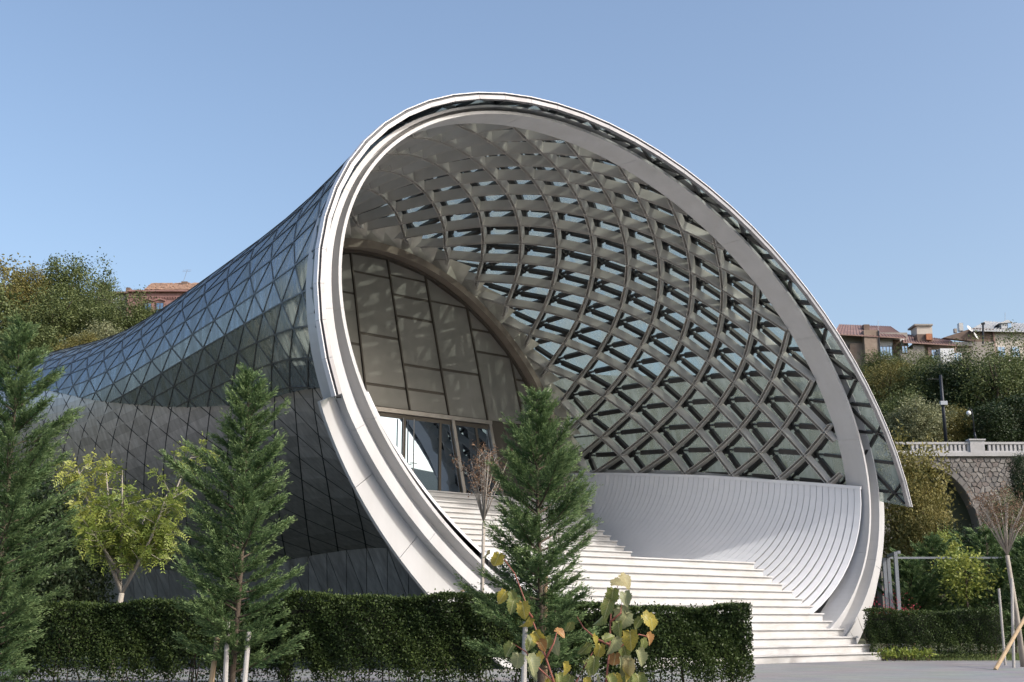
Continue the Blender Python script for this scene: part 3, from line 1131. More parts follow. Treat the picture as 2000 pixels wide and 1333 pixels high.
# doors: head beam, leaning posts, panes, pull handles
zb = 5.5
doorw = MB()
hl, hr = float(wall_pt(722, 880)[0]) - 0.35, k3(1080, 803)[0]
wall_strip((hl, head_z), (hr, head_z + 0.02), 0.15, 0.16, "door_head", M['steel'])
posts = [(k3(850, 795), k3(915, 1200)), (k3(1070, 805), k3(1105, 1010))]
post_lines = []
for p, q in posts:
    qq = (p[0] + (q[0] - p[0]) * (zb - p[1]) / (q[1] - p[1]), zb)
    wall_strip((p[0], head_z - 0.05), qq, 0.13, 0.15, "door_post", M['steel'])
    wall_strip((p[0] + 0.1, head_z - 0.05), (qq[0] + 0.1, zb), 0.05, 0.10, "door_post", M['bronze_dark'])
    post_lines.append(((p[0], head_z), qq))
for i, (lx, rx) in enumerate(((k3(180, 0)[0], k3(545, 0)[0]), (0, 0), (0, 0))):
    pass
zt = head_z - 0.22
post_l = lambda i, z: x_on(post_lines[i], z)
door_bounds = [lambda z: hl, lambda z: float(wall_pt(787, 880)[0]), lambda z: float(wall_pt(858, 880)[0]), lambda z: post_l(0, z) - 0.10]
wall_strip((hl, zt + 0.06), (hr, zt + 0.06), 0.14, 0.06, "transom", M['bronze_dark'])
for i in range(3):
    f0, f1 = door_bounds[i], door_bounds[i + 1]
    q = [(f0(zb) + 0.03, zb), (f1(zb) - 0.03, zb), (f1(zt) - 0.03, zt), (f0(zt) + 0.03, zt)]
    MB().prism([W(np.array(s), np.array(DW - 0.03), np.array(z)) for s, z in q], NV * 0.02).build("door_pane", M['pane'], wall)
    if i < 2:
        wall_strip((f1(zb) , zb), (f1(zt), zt), 0.13 if i == 0 else 0.10, 0.07, "door_frame", M['bronze_dark'])
q = [(post_l(0, zb) + 0.16, zb), (post_l(1, zb) - 0.1, zb), (post_l(1, zt) - 0.1, zt), (post_l(0, zt) + 0.16, zt)]
MB().prism([W(np.array(s), np.array(DW - 0.03), np.array(z)) for s, z in q], NV * 0.02).build("door_pane", M['pane'], wall)
wall_strip(((post_l(0, zb) + post_l(1, zb)) / 2 + 0.2, zb), ((post_l(0, zt) + post_l(1, zt)) / 2 + 0.2, zt), 0.09, 0.07, "door_frame", M['bronze_dark'])
for px in (780, 801):
    s = float(wall_pt(px, 880)[0])
    MB().tube([W(np.array(s), np.array(DW - 0.22), np.array(zb)), W(np.array(s), np.array(DW - 0.22), np.array(zt))], 0.022, 8).build("pull_handle", M['steel'], wall)
    mb = MB()
    for z in (6.6,):
        mb.tube([W(np.array(s - 0.12), np.array(DW - 0.2), np.array(z)), W(np.array(s + 0.16), np.array(DW - 0.2), np.array(z))], 0.015, 6)
    mb.build("handle_bracket", M['steel'], wall)

# ================================================================== planting
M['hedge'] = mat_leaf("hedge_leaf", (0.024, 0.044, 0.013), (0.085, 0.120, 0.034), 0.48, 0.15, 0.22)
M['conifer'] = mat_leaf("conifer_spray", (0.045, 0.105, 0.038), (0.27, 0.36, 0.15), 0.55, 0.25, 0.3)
M['ash'] = mat_leaf("ash_leaf", (0.15, 0.24, 0.055), (0.42, 0.42, 0.10), 0.45, 0.32, 0.35)
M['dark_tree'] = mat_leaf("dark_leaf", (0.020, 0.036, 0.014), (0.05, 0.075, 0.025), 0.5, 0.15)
M['wood_green'] = mat_leaf("hill_leaf", (0.060, 0.092, 0.034), (0.17, 0.195, 0.07), 0.55, 0.2, 0.3)
M['wood_yellow'] = mat_leaf("autumn_leaf", (0.12, 0.135, 0.045), (0.30, 0.245, 0.08), 0.55, 0.25, 0.3)
M['wood_pale'] = mat_leaf("pale_leaf", (0.17, 0.19, 0.10), (0.34, 0.34, 0.19), 0.5, 0.2, 0.4)
M['bark'] = mat_plain("bark", (0.12, 0.09, 0.065), 0.9, noise=(0.06, 0.045, 0.035), amount=0.9, scale=9, stretch=(1, 1, 0.2), bump=0.6, bump_scale=25)
M['bark_pale'] = mat_plain("pale_bark", (0.40, 0.36, 0.31), 0.8, noise=(0.22, 0.19, 0.16), amount=0.8, scale=8, stretch=(1, 1, 0.3))
M['stake'] = mat_plain("stake_wood", (0.42, 0.31, 0.19), 0.8, noise=(0.28, 0.2, 0.12), amount=0.7, scale=6, stretch=(1, 1, 0.15))
M['stake_grey'] = mat_plain("grey_stake", (0.42, 0.40, 0.38), 0.7, noise=(0.3, 0.28, 0.26), amount=0.6, scale=6, stretch=(1, 1, 0.15))
M['core'] = mat_plain('hedge_inner_shade', (0.012, 0.016, 0.008), 0.95)  # near-black: the hedge's inner shade put into the colour
M['twig'] = mat_plain("twig", (0.16, 0.11, 0.08), 0.85)
M['seed'] = mat_leaf("seed_head", (0.12, 0.075, 0.05), (0.26, 0.17, 0.11), 0.8, 0.1, 0.2)


def unit(v):
    return v / np.maximum(np.linalg.norm(v, axis=-1, keepdims=True), 1e-9)


def leaf_arrays(C, T, Nn, L, Wd, tint, fold=0.12):
    """diamond leaves: base C, direction T, face normal about Nn"""
    n = len(C)
    T = unit(T); S = unit(np.cross(T, Nn)); U = np.cross(S, T)
    L = np.broadcast_to(L, (n,))[:, None]; Wd = np.broadcast_to(Wd, (n,))[:, None]
    V = np.stack([C, C + T * L * 0.45 + S * Wd / 2 + U * Wd * fold, C + T * L, C + T * L * 0.45 - S * Wd / 2 + U * Wd * fold], 1).reshape(-1, 3)
    F = np.arange(4 * n, dtype=np.int32).reshape(n, 4)
    return V, F, np.repeat(np.broadcast_to(tint, (n,)), 4)


def randdir(n, g=rng):
    return unit(g.normal(size=(n, 3)))


def clump_crown(g, n_clump, n_leaf, rx, ry, rz, leaf, spread, flat=0.6, hollow=0.35, lumpy=0.25):
    """leaves in many clumps spread through a lumpy crown; local coordinates, crown centre at 0"""
    D = randdir(n_clump, g)
    rad = (hollow + (1 - hollow) * g.random(n_clump) ** 0.45)
    ph = g.random(6) * 6.28
    lump = 1 + lumpy * (np.sin(3 * D[:, 0] * 2 + ph[0]) * np.sin(4 * D[:, 1] + ph[1]) + 0.7 * np.sin(5 * D[:, 2] + ph[2] + 2 * D[:, 0])) 
    Cc = D * (rad * lump)[:, None] * np.array([rx, ry, rz])
    k = np.repeat(np.arange(n_clump), n_leaf)
    sc = (0.6 + 0.8 * g.random(n_clump))[k]
    off = g.normal(size=(len(k), 3)) * spread * sc[:, None]
    P = Cc[k] + off
    out = unit(P / np.array([rx, ry, rz]))
    T = unit(randdir(len(k), g) + out * 0.6 + np.array([0, 0, -0.15]))
    Nn = unit(randdir(len(k), g) * 0.8 + np.array([0, 0, flat]) + out * 0.3)
    tint = np.clip(0.25 + 0.5 * g.random(n_clump)[k] + 0.25 * (g.random(len(k)) - 0.4), 0, 1)
    return leaf_arrays(P, T, Nn, leaf * (0.7 + 0.6 * g.random(len(k))), leaf * 0.6, tint)


def limbs(g, h0, rx, rz, r0, k=6, base=(0, 0, 0)):
    """tapered trunk with limbs reaching into a crown whose centre is at height h0 (local, foot at base)"""
    mb = MB(); b = np.array(base, float)
    top = h0 + rz * 0.55
    tr = [b + np.array([g.normal(0, 0.03) * h0 * t, g.normal(0, 0.03) * h0 * t, top * t]) for t in np.linspace(0, 1, 6)]
    mb.tube(tr, np.linspace(r0, r0 * 0.25, 6), 7)
    for i in range(k):
        a = 2 * PI * i / k + g.normal(0, 0.3)
        z = h0 - rz * 0.6 + g.random() * rz * 0.8
        s = b + np.array([0, 0, max(z, h0 * 0.3)])
        e = b + np.array([math.cos(a) * rx * (0.5 + 0.4 * g.random()), math.sin(a) * rx * (0.5 + 0.4 * g.random()), z + rz * (0.25 + 0.5 * g.random())])
        mid = (s + e) / 2 + g.normal(0, 0.06, 3) * rx
        mb.tube([s, mid, e], [r0 * 0.45, r0 * 0.28, r0 * 0.08], 5)
    return mb


def tree_kind(seed, mat, rx, ry, rz, h0, n_clump, n_leaf, leaf, spread, r0, **kw):
    g = np.random.default_rng(seed)
    V, F, t = clump_crown(g, n_clump, n_leaf, rx, ry, rz, leaf, spread, **kw)
    V = V + np.array([0, 0, h0])
    crown = make_data("crown", V, F, M[mat], tint=t)
    mb = limbs(g, h0, rx, rz, r0)
    trunk = make_data("trunk", np.concatenate(mb.V), mb.F, M['bark'], smooth=True)
    return crown, trunk


def plant_tree(name, kind, loc, scale, rz, label, group=None, cat="tree"):
    o = thing(name, loc, label, cat, group)
    o.scale = scale if isinstance(scale, tuple) else (scale,) * 3
    o.rotation_euler = (0, 0, rz)
    for nm, me in (("crown", kind[0]), ("trunk", kind[1])):
        c = bpy.data.objects.new(nm, me); COL.objects.link(c); c.parent = o
    return o


# ------------------------------------------------------------------ clipped hedges
def hedge(name, xa, xb, ya, yb, depth, h, label, n_per, stems=True, leaf=0.056, gap=0.0):
    """box hedge between two ground points (its front line); leaves over dark boxes that block light inside, bare stems below"""
    A_ = np.array([xa, ya, 0.0]); B_ = np.array([xb, yb, 0.0])
    L = np.linalg.norm(B_ - A_); t = (B_ - A_) / L; b = np.array([-t[1], t[0], 0])
    root = thing(name, (A_ + B_) / 2 + b * depth / 2, label, "hedge", "clipped box hedges")
    n = int(n_per * L)
    u = rng.random(n) * L; v = rng.random(n) * depth; w = rng.random(n) * h
    face = rng.random(n)
    # choose a face: front 55 %, top 20 %, ends 8 %, back 7 %, inside rest
    f = face < 0.52; v[f] = np.abs(rng.normal(0, 0.05, f.sum()))
    f2 = (face >= 0.52) & (face < 0.72); w[f2] = h - np.abs(rng.normal(0, 0.04, f2.sum()))
    f3 = (face >= 0.72) & (face < 0.80)
    u[f3] = np.where(rng.random(f3.sum()) < 0.5, np.abs(rng.normal(0, 0.05, f3.sum())), L - np.abs(rng.normal(0, 0.05, f3.sum())))
    f4 = (face >= 0.80) & (face < 0.86); v[f4] = depth - np.abs(rng.normal(0, 0.05, f4.sum()))
    bulge = 0.07 * np.sin(u * 2.3 + w * 1.7) + 0.05 * np.sin(u * 5.1 - w * 3.0) + 0.03 * np.sin(u * 11.0 + w * 7.0)
    v = v + bulge * f
    w = w + (0.035 * np.sin(u * 1.9 + 1.0) + 0.025 * np.sin(u * 4.7)) * (w > h * 0.8)
    wild = rng.random(n) < 0.012
    w = np.where(wild & (w > h * 0.85), w + 0.10 * rng.random(n), w)
    gapn = np.clip(np.sin(u * 3.1 + 2 * np.sin(u * 1.3)) * np.sin(u * 0.9 + 1), 0, 1)
    low_ = np.clip((w - 0.01 - 0.34 * gapn) / 0.26, 0.12, 1)
    keep = rng.random(n) < 0.06 + 0.94 * low_ * (0.75 + 0.25 * np.sin(u * 7.0 + 3 * np.sin(u * 2.1)))
    u, v, w, f, f2, f3 = u[keep], v[keep], w[keep], f[keep], f2[keep], f3[keep]
    P = A_ + u[:, None] * t + v[:, None] * b + w[:, None] * ZV
    out = np.where(f[:, None], -b, np.where(f2[:, None], ZV, np.where(f3[:, None], np.sign(u - L / 2)[:, None] * t, b)))
    T = unit(randdir(len(P)) * 0.9 + out * 0.5 + ZV * 0.35)
    Nn = unit(randdir(len(P)) * 0.75 + out * 0.9)
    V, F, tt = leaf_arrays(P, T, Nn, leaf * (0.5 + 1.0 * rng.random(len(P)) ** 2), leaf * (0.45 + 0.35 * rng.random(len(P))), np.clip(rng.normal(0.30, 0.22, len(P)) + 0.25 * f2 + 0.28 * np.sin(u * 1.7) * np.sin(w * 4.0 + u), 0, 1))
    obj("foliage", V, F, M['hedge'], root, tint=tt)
    core = MB()  # added dark boxes that keep light from passing through the leaves
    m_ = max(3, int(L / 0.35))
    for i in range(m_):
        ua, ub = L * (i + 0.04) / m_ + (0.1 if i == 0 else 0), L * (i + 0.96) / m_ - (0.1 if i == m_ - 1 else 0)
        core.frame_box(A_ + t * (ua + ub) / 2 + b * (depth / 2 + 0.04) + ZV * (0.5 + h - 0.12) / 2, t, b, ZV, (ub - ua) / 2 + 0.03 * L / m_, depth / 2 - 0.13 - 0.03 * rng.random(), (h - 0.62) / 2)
    for i in range(int(L * 5)):
        mb = MB()
        uu = rng.random() * L; vv = depth * (0.15 + 0.6 * rng.random())
        p = A_ + uu * t + vv * b
        e = p + t * rng.normal(0, 0.14) + b * rng.normal(0, 0.08) + ZV * h * (0.6 + 0.35 * rng.random())
        mid = (p + e) / 2 + t * rng.normal(0, 0.05)
        mb.tube([p - ZV * 0.02, mid, e], [0.014, 0.010, 0.004], 5)
        mb.build("stem", M['twig'], root)
    core.build("shade_core", M['core'], root)
    return root


def gpt(x, y):
    """ground point seen at pixel (x, y)"""
    P = on_plane(x, y, np.zeros(3), ZV)
    return P[0], P[1]


HY = 23.6
xl = at(-40, 1200, HY)[0]; xm = at(556, 1200, HY)[0]
hedge("hedge", xl, xm, HY + 0.25, HY + 0.1, 0.85, 1.50, "long clipped green hedge running from the left edge to the middle conifer", 15000)
x2 = at(1115, 1200, HY)[0]
hedge("hedge", xm + 0.02, x2, HY - 0.35, HY - 0.2, 1.0, 1.62, "dark clipped hedge between the two middle conifers", 16000)
x3 = at(1462, 1200, HY)[0]
hedge("hedge", x2 + 0.03, x3, HY - 0.5, HY - 0.3, 1.0, 1.42, "sunlit end of the clipped hedge in front of the steps", 18000)
hx0, hy0 = 11.55, 37.5
hedge("hedge", at(1706, 1200, 38.2)[0], at(1962, 1200, 38.2)[0], 38.6, 38.2, 1.1, 1.48, "dark clipped hedge right of the foot of the steps", 9000)


# ------------------------------------------------------------------ young conifers with drooping sprays
def conifer(seed, H, R, label, x, y, bare=0.35, n_br=150, dens=52, lean=0.0, spray=0.085, shape=0.85, group="young conifers", name="conifer"):
    g = np.random.default_rng(seed)
    root = thing(name, (x, y, 0), label, "conifer", group)
    base = np.array([x, y, 0.0])
    mb = MB()
    pts = [base + np.array([lean * (t ** 1.5) * H + 0.03 * math.sin(5 * t + seed), 0.02 * math.sin(4 * t), t * H]) for t in np.linspace(0, 1, 9)]
    mb.tube(pts, np.linspace(0.055, 0.008, 9), 7)
    Ps, Ts, Ns, Ls, Tt = [], [], [], [], []
    for i in range(n_br):
        t = (i + g.random()) / n_br
        z = bare + (H - bare) * t
        prof = min(1.0, (1 - t) / 0.42) ** shape * (0.70 + 0.30 * min(1, t * 6)) * (1.0 - 0.18 * t) + 0.03
        reach = R * prof * (0.42 + 0.72 * g.random())
        if g.random() < 0.22: reach *= 1.35
        a = i * 2.39996 + g.normal(0, 0.35)
        rise = 0.10 + 0.55 * t + g.normal(0, 0.10)
        s = base + np.array([lean * (z / H) ** 1.5 * H, 0, z])
        dirh = np.array([math.cos(a), math.sin(a), 0])
        q = np.linspace(0, 1, 5)
        path = [s + dirh * reach * u + ZV * (reach * (rise * u + 0.28 * u * u)) for u in q]
        mb.tube(path, np.linspace(0.012, 0.003, 5) * (0.6 + reach / R), 4, caps=False)
        side = np.cross(dirh, ZV)
        nf = max(4, int(dens * 0.30 * (0.35 + reach / R)))
        for k in range(nf):
            u = 0.18 + 0.82 * (k + g.random()) / nf
            pos = s + dirh * reach * u + ZV * reach * (rise * u + 0.28 * u * u)
            sg = 1 if k % 2 else -1
            fl = (0.20 + 0.26 * reach * (1.15 - u)) * (0.7 + 0.6 * g.random())
            fd = unit(dirh * (0.55 + 0.5 * u) + side * sg * (0.75 - 0.45 * u + g.normal(0, 0.2)) + ZV * (0.30 + 0.45 * t + g.normal(0, 0.22)))
            fs = unit(np.cross(fd, ZV) + g.normal(0, 0.25, 3))
            m = int(14 + 46 * fl)
            q_ = g.random(m)
            c = pos + fd * (fl * q_)[:, None] + g.normal(0, 0.012, (m, 3)) + ZV * (0.04 * q_ ** 2)[:, None]
            sgn = np.sign(g.normal(size=m))[:, None]
            T2 = unit(fd + fs * sgn * (0.75 - 0.5 * q_)[:, None] + g.normal(0, 0.22, (m, 3)) + ZV * 0.1)
            Ps.append(c); Ts.append(T2); Ns.append(unit(g.normal(0, 0.6, (m, 3)) + ZV * 0.7 - np.array([0, 0.3, 0])))
            Ls.append(spray * (0.55 + 0.6 * g.random(m)) * (1.15 - 0.5 * q_))
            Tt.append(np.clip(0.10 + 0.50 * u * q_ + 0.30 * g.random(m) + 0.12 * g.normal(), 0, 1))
    P = np.concatenate(Ps); T = np.concatenate(Ts); Nn = np.concatenate(Ns); L = np.concatenate(Ls); tt = np.concatenate(Tt)
    # leader
    V, F, tt = leaf_arrays(P, T, Nn, L, L * 0.24, tt, fold=0.3)
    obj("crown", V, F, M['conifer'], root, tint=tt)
    mb.build("trunk", M['bark'], root, smooth=True)
    return root


def up_to(y, Y):
    return float(at(1000, y, Y)[2])


CY = 20.2
conifer(11, up_to(640, CY), 0.98, "tall young conifer at the left edge of the picture", at(8, 1000, CY)[0], CY, 0.2, 118, 96)
conifer(12, up_to(738, CY), 0.90, "young conifer standing in front of the hedge left of the white ring", at(470, 1000, CY)[0], CY, 0.35, 102, 94, lean=0.012)
conifer(13, up_to(778, CY), 0.86, "young conifer in front of the white steps", at(1052, 1000, CY)[0], CY, 0.35, 98, 92)

# ------------------------------------------------------------------ young ash with feathered leaves
def ash(x, y, H, label):
    g = np.random.default_rng(5)
    base = np.array([x, y, 0.0])
    root = thing("ash_tree", base, label, "tree")
    mb = MB()
    fork = base + np.array([0.10, 0, 1.75])
    mb.tube([base, base + np.array([0.0, 0, 0.9]), fork], [0.075, 0.068, 0.06], 8)
    tips = []
    arms = [(-0.95, -0.3, 4.6), (-0.60, 0.4, 4.85), (0.05, -0.4, 4.55), (1.35, 0.1, 4.9), (1.05, -0.4, 4.0), (-0.85, 0.2, 3.7), (0.45, 0.5, 3.9), (-0.5, -0.5, 3.2), (0.8, 0.4, 3.1)]
    for i, (dx, dy, z) in enumerate(arms):
        s = fork if i in (0, 1, 3, 4) else base + np.array([0.05, 0, 2.0 + 0.2 * g.random()])
        e = base + np.array([dx, dy, z * H / 5.0])
        mid = (s * 0.5 + e * 0.5) + np.array([dx * 0.12, 0, 0.1])
        mb.tube([s, mid, e], [0.045, 0.028, 0.008], 6)
        for k in range(20):
            u = 0.25 + 0.75 * g.random()
            p = (s * (1 - u) ** 2 + mid * 2 * u * (1 - u) + e * u * u)
            d = unit(g.normal(size=3) * np.array([1, 1, 0.6]) + np.array([dx, dy, 1.2]) * 0.35)
            q = p + d * (0.25 + 0.4 * g.random())
            mb.tube([p, q], [0.010, 0.004], 4, caps=False)
            tips.append((p, q, d))
    Ps, Ts, Ns, Ls, tt = [], [], [], [], []
    for (p, q, d) in tips:
        for k in range(11):
            o = p + (q - p) * (0.25 + 0.8 * g.random())
            T = unit(d * 0.5 + g.normal(size=3) + np.array([0, 0, 0.15]))
            Lr = 0.19 + 0.10 * g.random()
            side = unit(np.cross(T, unit(g.normal(size=3) + ZV * 1.2)))
            nn = np.cross(side, T)
            ti = np.clip(0.15 + 0.45 * g.random() + (0.35 if o[0] < x - 0.5 and o[2] > 3.3 else 0), 0, 1)
            for j in range(5):
                c = o + T * Lr * (0.25 + 0.17 * j) - ZV * 0.02 * j * j * 0.3
                for sgn in (-1, 1):
                    Ps.append(c); Ts.append(unit(T * 0.55 + side * sgn - ZV * 0.15)); Ns.append(nn); Ls.append(0.085 * (0.8 + 0.4 * g.random())); tt.append(ti)
            Ps.append(o + T * Lr); Ts.append(T); Ns.append(nn); Ls.append(0.09); tt.append(ti)
    V, F, tint = leaf_arrays(np.array(Ps), np.array(Ts), np.array(Ns), np.array(Ls), np.array(Ls) * 0.34, np.array(tt))
    obj("crown", V, F, M['ash'], root, tint=tint)
    mb.build("trunk", M['bark_pale'], root, smooth=True)


ash(at(228, 1170, 27.0)[0], 27.0, up_to(885, 27.0), "young yellow-green ash tree with pale trunk behind the left hedge")

# ------------------------------------------------------------------ bare multi-stem saplings with dry seed heads
def sapling(name, x, y, H, fork, spread, label, seed, lean=0.0, r0=0.045, n=16, k_seed=26):
    g = np.random.default_rng(seed)
    base = np.array([x, y, 0.0])
    root = thing(name, base, label, "sapling")
    mb = MB()
    f = base + np.array([lean * fork, 0, fork])
    mb.tube([base, base * 0.5 + f * 0.5 + np.array([0.02, 0, 0]), f], [r0, r0 * 0.85, r0 * 0.7], 8)
    Ps, Ts, Ns, Ls, tt = [], [], [], [], []
    for i in range(n):
        a = 2 * PI * g.random()
        e = f + np.array([math.cos(a) * spread * (0.3 + 0.9 * g.random()) + lean * (H - fork), math.sin(a) * spread, (H - fork) * (0.62 + 0.4 * g.random())])
        m = f + (e - f) * 0.45 + np.array([0, 0, 0.12 * (H - fork)]) * g.random()
        mb.tube([f + ZV * 0.05 * g.random(), m, e], [r0 * 0.32, r0 * 0.2, 0.004], 5)
        for j in range(5):
            u = 0.45 + 0.55 * g.random()
            p = f * (1 - u) ** 2 + m * 2 * u * (1 - u) + e * u * u
            q = p + g.normal(size=3) * np.array([0.16, 0.16, 0.1]) + ZV * 0.2
            mb.tube([p, q], [0.005, 0.002], 4, caps=False)
            c = q + g.normal(0, 0.05, (k_seed, 3)) * np.array([1, 1, 1.4])
            Ps.append(c); Ts.append(randdir(k_seed, g)); Ns.append(randdir(k_seed, g)); Ls.append(0.022 + 0.03 * g.random(k_seed)); tt.append(g.random(k_seed))
    V, F, tint = leaf_arrays(np.concatenate(Ps), np.concatenate(Ts), np.concatenate(Ns), np.concatenate(Ls), np.concatenate(Ls) * 0.7, np.concatenate(tt))
    obj("seed_heads", V, F, M['seed'], root, tint=tint)
    mb.build("trunk", M['bark_pale'], root, smooth=True)


sapling("bare_sapling", at(935, 1170, 26.5)[0], 26.5, up_to(880, 26.5), up_to(1020, 26.5), 0.42, "bare multi-stem sapling with dry seed heads beside the steps", 21, lean=0.03, r0=0.05)
sapling("bare_sapling", at(1990, 1200, 33.0)[0], 33.0, up_to(962, 33.0), up_to(1085, 33.0), 0.75, "bare sapling with brown seed heads at the right edge, propped by stakes", 22, lean=-0.06, r0=0.075, n=22, k_seed=34)

# ------------------------------------------------------------------ stakes
def stake(name, p, q, r, label, mat='stake'):
    mb = MB().tube([p, (np.asarray(p) + np.asarray(q)) / 2, q], [r, r * 0.97, r * 0.92], 9)
    tag(mb.build(name, M[mat], smooth=False, loc=tuple(p)), label, "stake", "tree stakes")


def gz(x, y, Y):
    P = at(x, y, Y); return (float(P[0]), Y, float(P[2]))


stake("tree_stake", (at(412, 1300, 20.0)[0], 20.0, 0.0), gz(425, 1245, 20.1), 0.045, "wooden stake leaning left of the middle conifer's trunk")
stake("tree_stake", (at(442, 1300, 19.8)[0], 19.8, 0.0), gz(445, 1215, 19.9), 0.04, "grey stake upright in front of the middle conifer's trunk", 'stake_grey')
stake("tree_stake", (at(478, 1300, 19.7)[0], 19.7, 0.0), gz(486, 1235, 19.9), 0.042, "pale stake right of the middle conifer's trunk", 'stake_grey')
stake("tree_stake", (at(1022, 1320, 19.8)[0], 19.8, 0.0), gz(1026, 1215, 19.9), 0.045, "grey stake beside the trunk of the conifer before the steps", 'stake_grey')
stake("tree_stake", (at(1064, 1320, 20.4)[0], 20.4, 0.0), gz(1066, 1105, 20.4), 0.04, "wooden stake inside the conifer before the steps")
stake("tree_stake", (at(926, 1170, 25.9)[0], 25.9, 0.9), gz(903, 1153, 25.7), 0.05, "short wooden stake tip above the hedge beside the bare sapling")
stake("tree_stake", (at(1942, 1288, 31.0)[0], 31.0, 0.0), gz(2003, 1205, 32.6), 0.05, "slanting wooden prop of the bare sapling at the right edge")
stake("tree_stake", (at(1978, 1282, 32.5)[0], 32.5, 0.0), gz(1976, 1130, 32.7), 0.04, "upright pale stake behind the slanting prop at the right edge", 'stake_grey')
stake("tree_stake", (at(1955, 1200, 34.2)[0], 34.2, 0.0), gz(1951, 1150, 34.2), 0.035, "upright grey stake among the conifers at the right", 'stake_grey')
# bent metal hoop behind the hedge
mb = MB()
P = np.array(gz(890, 1180, 25.2)); mb.tube([P + np.array([0.0, 0, -1.0]), P, P + np.array([0.03, 0, 0.17]), P + np.array([0.16, 0, 0.23]), P + np.array([0.34, 0, 0.23]), P + np.array([0.46, 0, 0.17]), P + np.array([0.5, 0, 0.0]), P + np.array([0.5, 0, -1.0])], 0.018, 8)
M['galv'] = mat_plain("galvanised", (0.42, 0.44, 0.47), 0.4, metal=0.7)
tag(mb.build("metal_hoop", M['galv'], smooth=True), "bent grey metal hoop behind the hedge beside the bare sapling", "rack")

# ------------------------------------------------------------------ big-leaved sapling close to the camera
M['vine'] = mat_plain("red_stem", (0.24, 0.075, 0.05), 0.6)
LEAFM = [mat_plain("leaf_green", (0.12, 0.17, 0.045), 0.5, noise=(0.22, 0.20, 0.05), amount=0.8, scale=9),
         mat_plain("leaf_grey_green", (0.20, 0.23, 0.12), 0.5, noise=(0.30, 0.29, 0.14), amount=0.8, scale=11),
         mat_plain("leaf_yellow", (0.46, 0.34, 0.05), 0.5, noise=(0.18, 0.20, 0.04), amount=1.0, scale=14),
         mat_plain("leaf_pale", (0.40, 0.37, 0.20), 0.55, noise=(0.30, 0.22, 0.09), amount=0.9, scale=12),
         mat_plain("leaf_rust", (0.34, 0.13, 0.055), 0.55, noise=(0.36, 0.24, 0.06), amount=0.9, scale=13)]
for m_ in LEAFM:
    nt = m_.node_tree; b_ = nt.nodes["Principled BSDF"]
    tr = nt.nodes.new("ShaderNodeBsdfTranslucent"); ms = nt.nodes.new("ShaderNodeMixShader"); ms.inputs[0].default_value = 0.3
    src = b_.inputs["Base Color"].links[0].from_socket
    # pale midrib and side veins in the leaf's own coordinates
    tc = nt.nodes.new("ShaderNodeTexCoord"); sx = nt.nodes.new("ShaderNodeSeparateXYZ"); nt.links.new(tc.outputs["Object"], sx.inputs[0])
    ab = nt.nodes.new("ShaderNodeMath"); ab.operation = 'ABSOLUTE'; nt.links.new(sx.outputs[1], ab.inputs[0])
    rib_ = nt.nodes.new("ShaderNodeMapRange"); rib_.inputs[1].default_value = 0.012; rib_.inputs[2].default_value = 0.03; rib_.inputs[3].default_value = 0.7; rib_.inputs[4].default_value = 0.0
    nt.links.new(ab.outputs[0], rib_.inputs[0])
    sk = nt.nodes.new("ShaderNodeMath"); sk.operation = 'MULTIPLY_ADD'; sk.inputs[1].default_value = -0.8; nt.links.new(ab.outputs[0], sk.inputs[0]); nt.links.new(sx.outputs[0], sk.inputs[2])
    sn_ = nt.nodes.new("ShaderNodeMath"); sn_.operation = 'MULTIPLY'; sn_.inputs[1].default_value = 46.0; nt.links.new(sk.outputs[0], sn_.inputs[0])
    si = nt.nodes.new("ShaderNodeMath"); si.operation = 'SINE'; nt.links.new(sn_.outputs[0], si.inputs[0])
    vn = nt.nodes.new("ShaderNodeMapRange"); vn.inputs[1].default_value = 0.88; vn.inputs[2].default_value = 1.0; vn.inputs[3].default_value = 0.0; vn.inputs[4].default_value = 0.4
    nt.links.new(si.outputs[0], vn.inputs[0])
    mxv = nt.nodes.new("ShaderNodeMath"); mxv.operation = 'MAXIMUM'; nt.links.new(rib_.outputs[0], mxv.inputs[0]); nt.links.new(vn.outputs[0], mxv.inputs[1])
    mv = nt.nodes.new("ShaderNodeMix"); mv.data_type = 'RGBA'; mv.inputs[7].default_value = (0.46, 0.44, 0.22, 1)
    nt.links.new(mxv.outputs[0], mv.inputs[0]); nt.links.new(src, mv.inputs[6])
    nt.links.new(mv.outputs[2], b_.inputs["Base Color"])
    nt.links.new(mv.outputs[2], tr.inputs[0])
    nt.links.new(b_.outputs[0], ms.inputs[1]); nt.links.new(tr.outputs[0], ms.inputs[2]); nt.links.new(ms.outputs[0], nt.nodes["Material Output"].inputs[0])


def heart_leaf(seed):
    """lobed, toothed leaf 1 unit long, curling along its midrib; root at 0, tip at +X"""
    g = np.random.default_rng(seed)
    n = 13
    u = np.linspace(0, 1, n)
    wdt = 0.50 * np.sin(PI * np.clip(u * 0.93 + 0.07, 0, 1)) ** 0.75 * (1 - 0.28 * u) * (1 + 0.10 * np.cos(np.arange(n) * PI) * (u > 0.1))
    wdt[0] = 0.10; wdt[-1] = 0.0
    curl = 0.15 + 0.55 * g.random(); droop = 0.15 + 0.55 * g.random(); tw = g.normal(0, 0.4)
    V = []
    for i in range(n):
        x = u[i] - 0.10 * (wdt[i] > 0.3) * (u[i] < 0.25)
        zc = -droop * u[i] ** 2
        for s in (-1, -0.5, 0, 0.5, 1):
            y = s * wdt[i]
            z = zc + curl * abs(s) ** 1.5 * wdt[i] + tw * y * u[i] + 0.025 * math.sin(9 * u[i] + 3 * s)
            V.append((x - 0.12 * abs(s) * (u[i] < 0.2), y, z))
    F = [(i * 5 + j, i * 5 + j + 1, (i + 1) * 5 + j + 1, (i + 1) * 5 + j) for i in range(n - 1) for j in range(4)]
    return np.array(V), F


